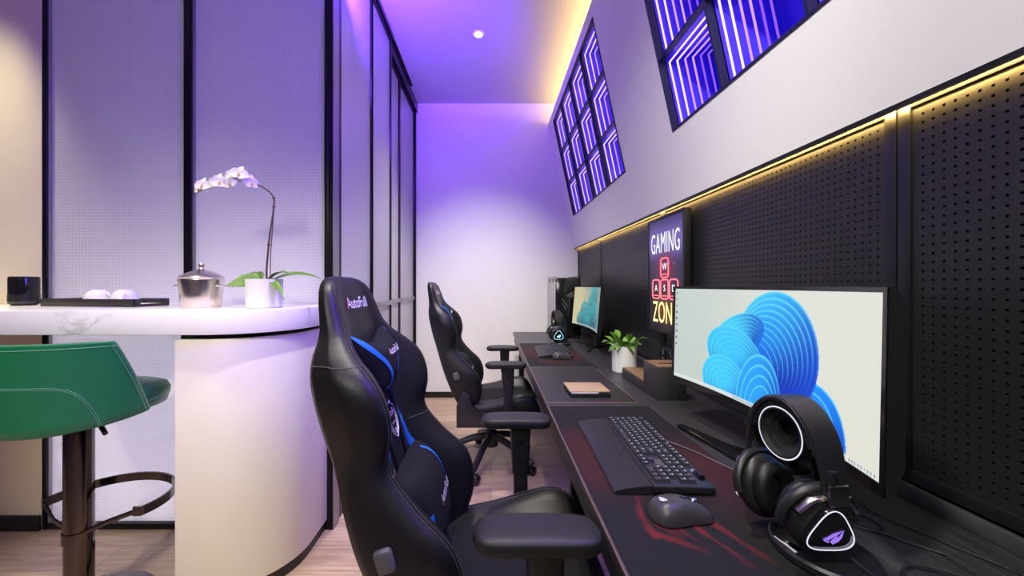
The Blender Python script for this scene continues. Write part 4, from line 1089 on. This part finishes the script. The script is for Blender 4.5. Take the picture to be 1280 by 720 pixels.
make_headset('distant black headset with cyan lit outline beside the tower', 'distant headset stand in front of the computer tower', (.535, 3.06, DZ+.0034), R(8), M['ringled'], False)

# ---- cables
def cable(label, pts, r=.0022, m='cable', name='cable', group=None):
    o = obj(name, G().tube(spline(pts, 8), r, 6), M[m], ang=70); tag(o, label, 'cable', group); return o
z = DZ+.0025
cable('thin grey keyboard cable running to the wall behind the monitor', [(.512, 1.13, z+.012), (.535, 1.12, z+.006), (.575, 1.06, z+.0035), (.620, .965, z+.0005), (.655, .86, z), (.69, .80, z), (.76, .82, z), (.85, .9, z)], .0018, 'greycable')
cable('black cable with a plug trailing behind the headset', [(.672, .575, z), (.70, .588, z), (.735, .575, z), (.77, .53, z), (.80, .44, z), (.84, .30, z), (.86, .1, z)])
t = thing('usb_plug', 'black plug with a red dot lying by the headset cable', 'plug', (.655, .575, DZ+.0015))
obj('plug_shell', G().box((-.012, -.006, 0), (.016, .006, .008), .002), M['plastic'], t); obj('plug_tip', G().box((.016, -.0045, .0015), (.028, .0045, .0065)), M['gunmetal'], t); obj('dot', G().ball((-.004, 0, .0078), (.003, .003, .001)), M['redkey'], t)
cable('dark cable lying along the upstand behind the monitor', [(.83, 1.0, z), (.80, .80, z), (.83, .70, z), (.87, .60, z), (.875, .45, z), (.88, .2, z), (.88, -.1, z)], .002)
cable('black cable looped under the right end of the monitor', [(.74, .9, z), (.70, .78, z), (.715, .73, z+.004), (.75, .72, z+.002), (.77, .76, z), (.74, .80, z), (.72, .76, z+.004), (.76, .70, z), (.80, .66, z)], .0022)
# ------------------------------------------------------------------ bar side
CT = 1.122
# green bar stool, local: sitter faces +Y
t = thing('bar_stool', 'green leather swivel bar stool on smoked chrome post at the bar', 'bar stool', (-1.51, 1.378, 0), R(-4))
obj('floor_plate', G().lathe([(.215, 0), (.216, .006), (.212, .011), (.06, .016), (.045, .022), (0, .022)], 56), M['darkchrome'], t, ang=30)
obj('post', G().lathe([(.041, .02), (.041, .70), (.036, .704), (.036, .742)], 36), M['darkchrome'], t, ang=30)
obj('post_collar', G().lathe([(.042, .285), (.0455, .287), (.0455, .325), (.042, .327)], 36), M['darkchrome'], t, ang=30)
q = G(); pts = [(-.225, .055, .375)]+[(.215*math.cos(R(a))*1.0-.0, .10+.185*math.sin(R(a)), .375) for a in range(172, -21, -8)]+[(.175, .035, .375)]
n = len(pts)
def foot(u, v):
    i = int(round(v*(n-1))); p = Vector(pts[i]); a = Vector(pts[max(0, i-1)]); b_ = Vector(pts[min(n-1, i+1)]); d = (b_-a).normalized(); s = Vector((d.y, -d.x, 0))
    k = [(-1, -1), (1, -1), (1, 1), (-1, 1)][int(round(u*4)) % 4]; return tuple(p+s*.004*k[0]+Vector((0, 0, .017*k[1])))
q.grid(foot, 4, n, closed_u=True, cap=True); o = obj('footrest', q, M['darkchrome'], t, ang=40)
q = G(); q.tube([(.03, -.02, .318), (.10, .02, .345), (.198, .07, .372)], .0075, 8, flat=(.6, 1.3)); q.tube([(-.03, -.01, .325), (-.10, .0, .35), (-.222, .06, .372)], .0075, 8, flat=(.6, 1.3)); obj('footrest_strut', q, M['darkchrome'], o)
q = G(); q.tube([(.03, .0, .735), (.10, -.02, .725), (.16, -.05, .70)], .0055, 8); q.tube([(.12, -.03, .718), (.165, -.052, .698)], .008, 8); obj('lift_lever', q, M['plastic'], t)
def seatf(u, v):
    a = 2*PI*u; c, s = math.cos(a), math.sin(a); r, z = [(.06, .742), (.17, .742), (.200, .752), (.205, .775), (.205, .781), (.209, .783), (.209, .802), (.200, .822), (.17, .834), (.10, .842), (.01, .844)][int(round(v*10))]
    x = r*math.copysign(abs(c)**.82, c)*1.04; y = r*math.copysign(abs(s)**.82, s)*1.04+.035; return (x, y, z)
q = G().grid(seatf, 56, 11, closed_u=True, cap=True); se = obj('seat', q, M['green'], t, ang=70)
q = G(); q.tube([seatf(i/56, .45) for i in range(56)], .0022, 6, closed=True); obj('seat_piping', q, M['greenthread'], se)
# wrap-around backrest; a from -1 (left end) to 1 (right end)
def bk(a, h, d):
    an = R(270+a*(88-26*h)); top = 1.030-.004*a*a-.03*max(0, abs(a)-.86)*7*0; bot = .738+.028*a*a
    sh = .12*h*sstep(.7, 1, abs(a))*math.copysign(1, a)     # the end edges slant inwards towards the top
    r = .232+.030*h+d-.004*math.cos(PI*h)
    z = bot+(top-bot)*h; return (r*1.02*math.cos(an), r*.95*math.sin(an)+.03, z)
q = G()
def bshell(u, v):
    a = -1+2*v; k = u*24
    lp = [(h/9, .0) for h in range(10)]+[(1.012, .008), (1.015, .016), (1.012, .024)]+[(1-h/9, .032) for h in range(10)]+[(-.02, .024), (-.03, .016)]
    h, d = lp[int(round(u*len(lp))) % len(lp)]; e = 1-.55*sstep(.97, 1, abs(a)); d = .016+(d-.016)*e
    return bk(a, h, d)
q.grid(bshell, 25, 70, closed_u=True, cap=True); br = obj('backrest', q, M['green'], t, ang=70)
q = G()
for off in (.93, .955): pass
q.tube([bk(-.975+1.95*i/60, .955, .0335) for i in range(61)], .0013, 5)
for s in (-1, 1): q.tube([bk(s*.945, .02+.93*i/20, .0335) for i in range(21)], .0013, 5)
cp = [(-.62, .0), (-.60, .25), (-.55, .42), (-.45, .50), (-.25, .53), (0, .54), (.25, .53), (.45, .50), (.55, .42), (.60, .25), (.62, .0)]
for off in (0, .022): q.tube([bk(p.x*(1+off), p.y*(1+off*1.5), .0332) for p in spline([(a, h, 0) for a, h in cp], 6)], .0013, 5)
obj('stitching', q, M['greenthread'], br, label='light green stitching')

# black smart speaker
t = thing('speaker', 'black rounded speaker at the end of the bar top, cable behind', 'speaker', (-2.205, 1.775, CT))
g = G().prism(rrect(.096, .092, .040, 8), .004, .136, bev=.007); obj('speaker_body', g, M['gloss'], t, ang=40)
obj('speaker_foot', G().prism(rrect(.08, .076, .034, 6), 0, .005), M['plastic'], t); obj('speaker_grille', G().prism(rrect(.098, .094, .041, 8), .02, .05), M['blackmetal'], t, ang=40)
obj('cable', G().tube(spline([(.045, .02, .012), (.08, .03, .016), (.125, .02, .006), (.15, .06, .004)], 6), .003, 6), M['cable'], t)
# tray
t = thing('serving_tray', 'dark rectangular serving tray with cut out handles on the bar top', 'tray', (-1.775, 1.735, CT), R(-8))
g = G(); w, d, h = .245, .078, .034
g.box((-w, -d, 0), (w, d, .006), .001)
g.box((-w, -d, 0), (w, -d+.008, h), .001); g.box((-w, d-.008, 0), (w, d, h), .001)
for s in (-1, 1):
    x0, x1 = (w-.008, w) if s > 0 else (-w, -w+.008)
    g.box((x0, -d, 0), (x1, -.05, h), .001); g.box((x0, .05, 0), (x1, d, h), .001); g.box((x0, -.05, 0), (x1, .05, .012)); g.box((x0, -.05, h-.008), (x1, .05, h))
obj('tray_body', g, M['tray'], t)
obj('napkin', G().box((-.12, -.062, .006), (.22, .062, .0115), .002), M['paper'], t, label='folded white napkin')
def cup(label, x, y, rz):
    t = thing('cup', label, 'cup', (x, y, CT+.0125), rz, 'upturned white cups on the tray')
    g = G().lathe([(.050, 0), (.052, .003), (.051, .018), (.045, .040), (.034, .054), (.026, .058), (.024, .063), (.0215, .063), (.021, .059), (0, .059)], 36); obj('cup_bowl', g, M['ceramic'], t, ang=40)
    obj('cup_handle', G().tube(spline([(.047, 0, .012), (.070, 0, .016), (.072, 0, .034), (.044, 0, .042)], 6), .0042, 8), M['ceramic'], t)
cup('upturned white cup on the tray next to the speaker side', -1.812, 1.735, R(-12)); cup('upturned white cup on the tray next to the ice bucket side', -1.672, 1.715, R(-50))
# ice bucket
t = thing('ice_bucket', 'brushed steel lidded ice bucket beside the tray on the bar', 'ice bucket', (-1.232, 1.60, CT))
obj('bucket_body', G().lathe([(.066, 0), (.070, .004), (.074, .05), (.081, .105), (.082, .118), (.079, .122), (.074, .122)], 48), M['steel'], t, ang=40)
obj('lid', G().lathe([(.080, .122), (.082, .126), (.076, .134), (.040, .152), (.016, .160), (.009, .163), (.008, .168), (.012, .174), (.0125, .181), (.008, .187), (0, .188)], 48), M['steel'], t, ang=40)
for s in (-1, 1):
    q = G(); q.tube(spline([(s*.078, -.022, .092), (s*.100, -.020, .092), (s*.104, 0, .092), (s*.100, .020, .092), (s*.078, .022, .092)], 6), .0045, 8); obj('handle', q, M['chrome'], t)
# orchid
t = thing('potted_orchid', 'white moth orchid arching from a white pot on the bar top', 'orchid', (-.950, 1.575, CT))
obj('pot', G().lathe([(.062, 0), (.067, .004), (.069, .115), (.0695, .120), (.064, .120), (.062, .10), (0, .10)], 40), M['matteceramic'], t, ang=40)
obj('soil', G().lathe([(0, .108), (.0622, .106), (.062, .10), (0, .10)], 24), M['soil'], t)
st = spline([(.01, 0, .10), (.016, -.01, .17), (.034, -.02, .30), (.050, -.02, .41), (.048, -.02, .462), (.010, -.03, .498), (-.053, -.04, .520), (-.118, -.045, .515), (-.198, -.05, .490), (-.248, -.05, .468)], 7)
q = G().tube(st, [.0042-.0022*i/(len(st)-1) for i in range(len(st))], 8)
for i in (12, 22, 27, 40): q.ball(st[i], .0062)
obj('flower_stem', q, M['stem'], t)
q = G().tube([(.022, .004, .10), (.030, -.008, .22), (.054, -.02, .44)], .0018, 6); obj('support_stake', q, M['stem'], t)
for d, ln, wd, dr, cu, ro in (((-.9, -.15, .50), .125, .080, .70, .1, 1.0), ((-.85, .3, .62), .13, .070, .55, .2, .8), ((-.8, -.45, .25), .12, .062, .42, .1, 1.1), ((.75, -.2, .75), .15, .045, .45, .3, .3), ((.95, .1, .50), .235, .046, .40, .3, .35), ((.8, -.5, .3), .14, .036, .85, .3, .5)):
    g = G(); leaf_g(g, (d[0]*.02, d[1]*.02, .108), d, ln, wd, dr, curl=cu, roll=ro if d[0] < 0 else -ro); obj('leaf', g, M['darkleaf'], t, ang=60, solid=.002)
def flower(c, face, size, roll):
    f = Vector(face).normalized(); rt = Vector((0, 0, 1)).cross(f).normalized(); up = f.cross(rt); T = frame(c, rt, up); T = T @ Matrix.Rotation(roll, 4, 'Z')
    g = G()
    for an, L, Wd in ((0, .92, 1.0), (180, .92, 1.0), (90, .95, .62), (222, .85, .58), (318, .85, .58)):
        def pf(u, v, an=an, L=L, Wd=Wd):
            w = Wd*size*math.sin(PI*min(1, .06+v**.7*.93)); s = u-.5; x = v*size*L; y = s*w; z = .12*size*math.sin(PI*v)-.10*size*v*v+.18*w*abs(s)
            a = R(an); return tuple(T @ Vector((x*math.cos(a)-y*math.sin(a), x*math.sin(a)+y*math.cos(a), z+(.002 if an in (0, 180) else 0))))
        g.grid(pf, 7, 9)
    fo = obj('flower', g, M['petal'], t, ang=60)
    q = G(); q.ball((0, -.003, .006), (.0045, .006, .005), T=T); q.ball((0, -.009, .008), (.003, .005, .003), T=T); obj('flower_lip', q, M['lip'], fo)
for i, (x, y, z, s, fc, ro) in enumerate(((-.245, -.06, .484, .030, (-.3, -1, .1), .2), (-.222, -.075, .492, .032, (.1, -1, .2), -.1), (-.180, -.065, .505, .034, (-.2, -1, .15), .1), (-.150, -.08, .503, .036, (.25, -1, .1), .0),
                                         (-.105, -.07, .532, .038, (-.1, -1, .3), .2), (-.072, -.08, .535, .036, (.2, -1, .25), -.2), (-.110, -.08, .500, .030, (.0, -1, -.1), .3), (-.045, -.05, .508, .032, (.9, -.6, -.1), 0))):
    flower((x+.022, y, z), fc, s*1.18, ro)
# ------------------------------------------------------------------ camera and light
cam = bpy.data.cameras.new('camera'); co = bpy.data.objects.new('camera', cam); COL.objects.link(co)
co.location = (0, 0, 1.215); co.rotation_euler = (R(90), 0, 0)
cam.sensor_width = 36; cam.lens = 470/1280*36; cam.shift_x = 26/1280; cam.shift_y = -3/1280; cam.clip_start = .02
scn.camera = co
def area(name, loc, target, sx, sy, power, col, spread=180):
    l = bpy.data.lights.new(name, 'AREA'); l.shape = 'RECTANGLE'; l.size = sx; l.size_y = sy; l.energy = power; l.color = col; l.spread = R(spread)
    o = bpy.data.objects.new(name, l); COL.objects.link(o); o.location = loc
    o.rotation_euler = (Vector(target)-Vector(loc)).to_track_quat('-Z', 'Y').to_euler(); return o
def spot(name, loc, target, power, col, ang=100, blend=.8, size=.05):
    l = bpy.data.lights.new(name, 'SPOT'); l.energy = power; l.color = col; l.spot_size = R(ang); l.spot_blend = blend; l.shadow_soft_size = size
    o = bpy.data.objects.new(name, l); COL.objects.link(o); o.location = loc
    o.rotation_euler = (Vector(target)-Vector(loc)).to_track_quat('-Z', 'Y').to_euler(); return o
W = (1.0, .92, .75); V = (.17, .045, 1.0)
for i, (x, y) in enumerate(DL):
    spot('downlight_lamp', (x, y, CZ-.012), (x, y, 0), [190, 190, 80, 135, 260, 60][i], [W, W, W, W, (1, .92, .62), W][i], [84, 84, 84, 84, 50, 84][i], .9)
# added fill spots for leaning wall, bar front, chairs and far wall
spot('fill_spot', (-.75, -.2, CZ-.05), (.80, .60, 1.85), 300, (.98, .97, .87), 60, 1.0, .12)
spot('fill_spot', (-.65, -.6, CZ-.05), (.86, 2.0, 1.5), 330, (.98, .96, .85), 36, 1.0, .12)
spot('fill_spot', (-1.3, -1.3, 2.6), (-1.15, 1.4, .65), 300, W, 44, 1.0, .15)
spot('fill_spot', (-.3, -1.4, 2.6), (-.1, 1.2, .7), 110, (.98, .97, .87), 60, 1.0, .3)
spot('fill_spot', (.0, 1.9, CZ-.05), (-.1, YB, .62), 330, (.98, .96, .85), 60, 1.0, .15)
# added violet lights, fixture unseen, washing the ceiling and the far wall
area('violet_wash', (-.72, 1.95, 2.86), (-.62, 3.2, CZ+.1), .3, .10, 32, V, 130)
spot('violet_wash', (-.62, .7, 2.1), (-.28, 3.25, CZ+.24), 800, V, 36, 1.0, .05)
area('violet_wash', (-.9, .2, 2.7), (-1.2, 1.9, 2.6), 1.2, .10, 4, V, 150)
lp = LW(.55, .8, -.02); area('panel_glow', lp, lp-NN, .6, .9, 44, V, 160)
# warm tapes
def strip(name, x, z, up, power, w=.012):
    l = bpy.data.lights.new(name, 'AREA'); l.shape = 'RECTANGLE'; l.size = w; l.size_y = YB-.05-(Y0+.2); l.energy = power; l.color = (1.0, .66, .20)
    o = bpy.data.objects.new(name, l); COL.objects.link(o); o.location = (x, (YB-.05+Y0+.2)/2, z); o.rotation_euler = (R(180) if up else 0, 0 if up else R(-62), 0); l.spread = R(180 if up else 105)
strip('tape_light', .925, 1.629, False, 62, .006)
area('desk_underglow', (.55, 2.0, .68), (.5, 2.0, 0), .2, 2.6, 4, V, 160); strip('cove_light', .80, 2.945, True, 34, .03)
area('room_beyond', (-1.6, 3.4, 1.9), (-1.5, 1.9, 1.5), 1.3, 2.2, 22, (.93, .88, 1.0))
area('low_fill_beyond', (-1.65, 2.55, .35), (-1.6, 1.9, .42), 1.1, .3, 125, (.88, .88, 1.0))  # added unseen light, brightens the lower glass from behind
w = bpy.data.worlds.new('world'); scn.world = w; w.use_nodes = True
w.node_tree.nodes['Background'].inputs[0].default_value = (.05, .05, .06, 1); w.node_tree.nodes['Background'].inputs[1].default_value = .3
scn.view_settings.view_transform = 'Standard'; scn.view_settings.look = 'None'; scn.view_settings.exposure = 0; scn.view_settings.gamma = 1
scn.view_settings.use_curve_mapping = False
scn.cycles.use_denoising = True; scn.cycles.max_bounces = 8; scn.cycles.sample_clamp_indirect = 6
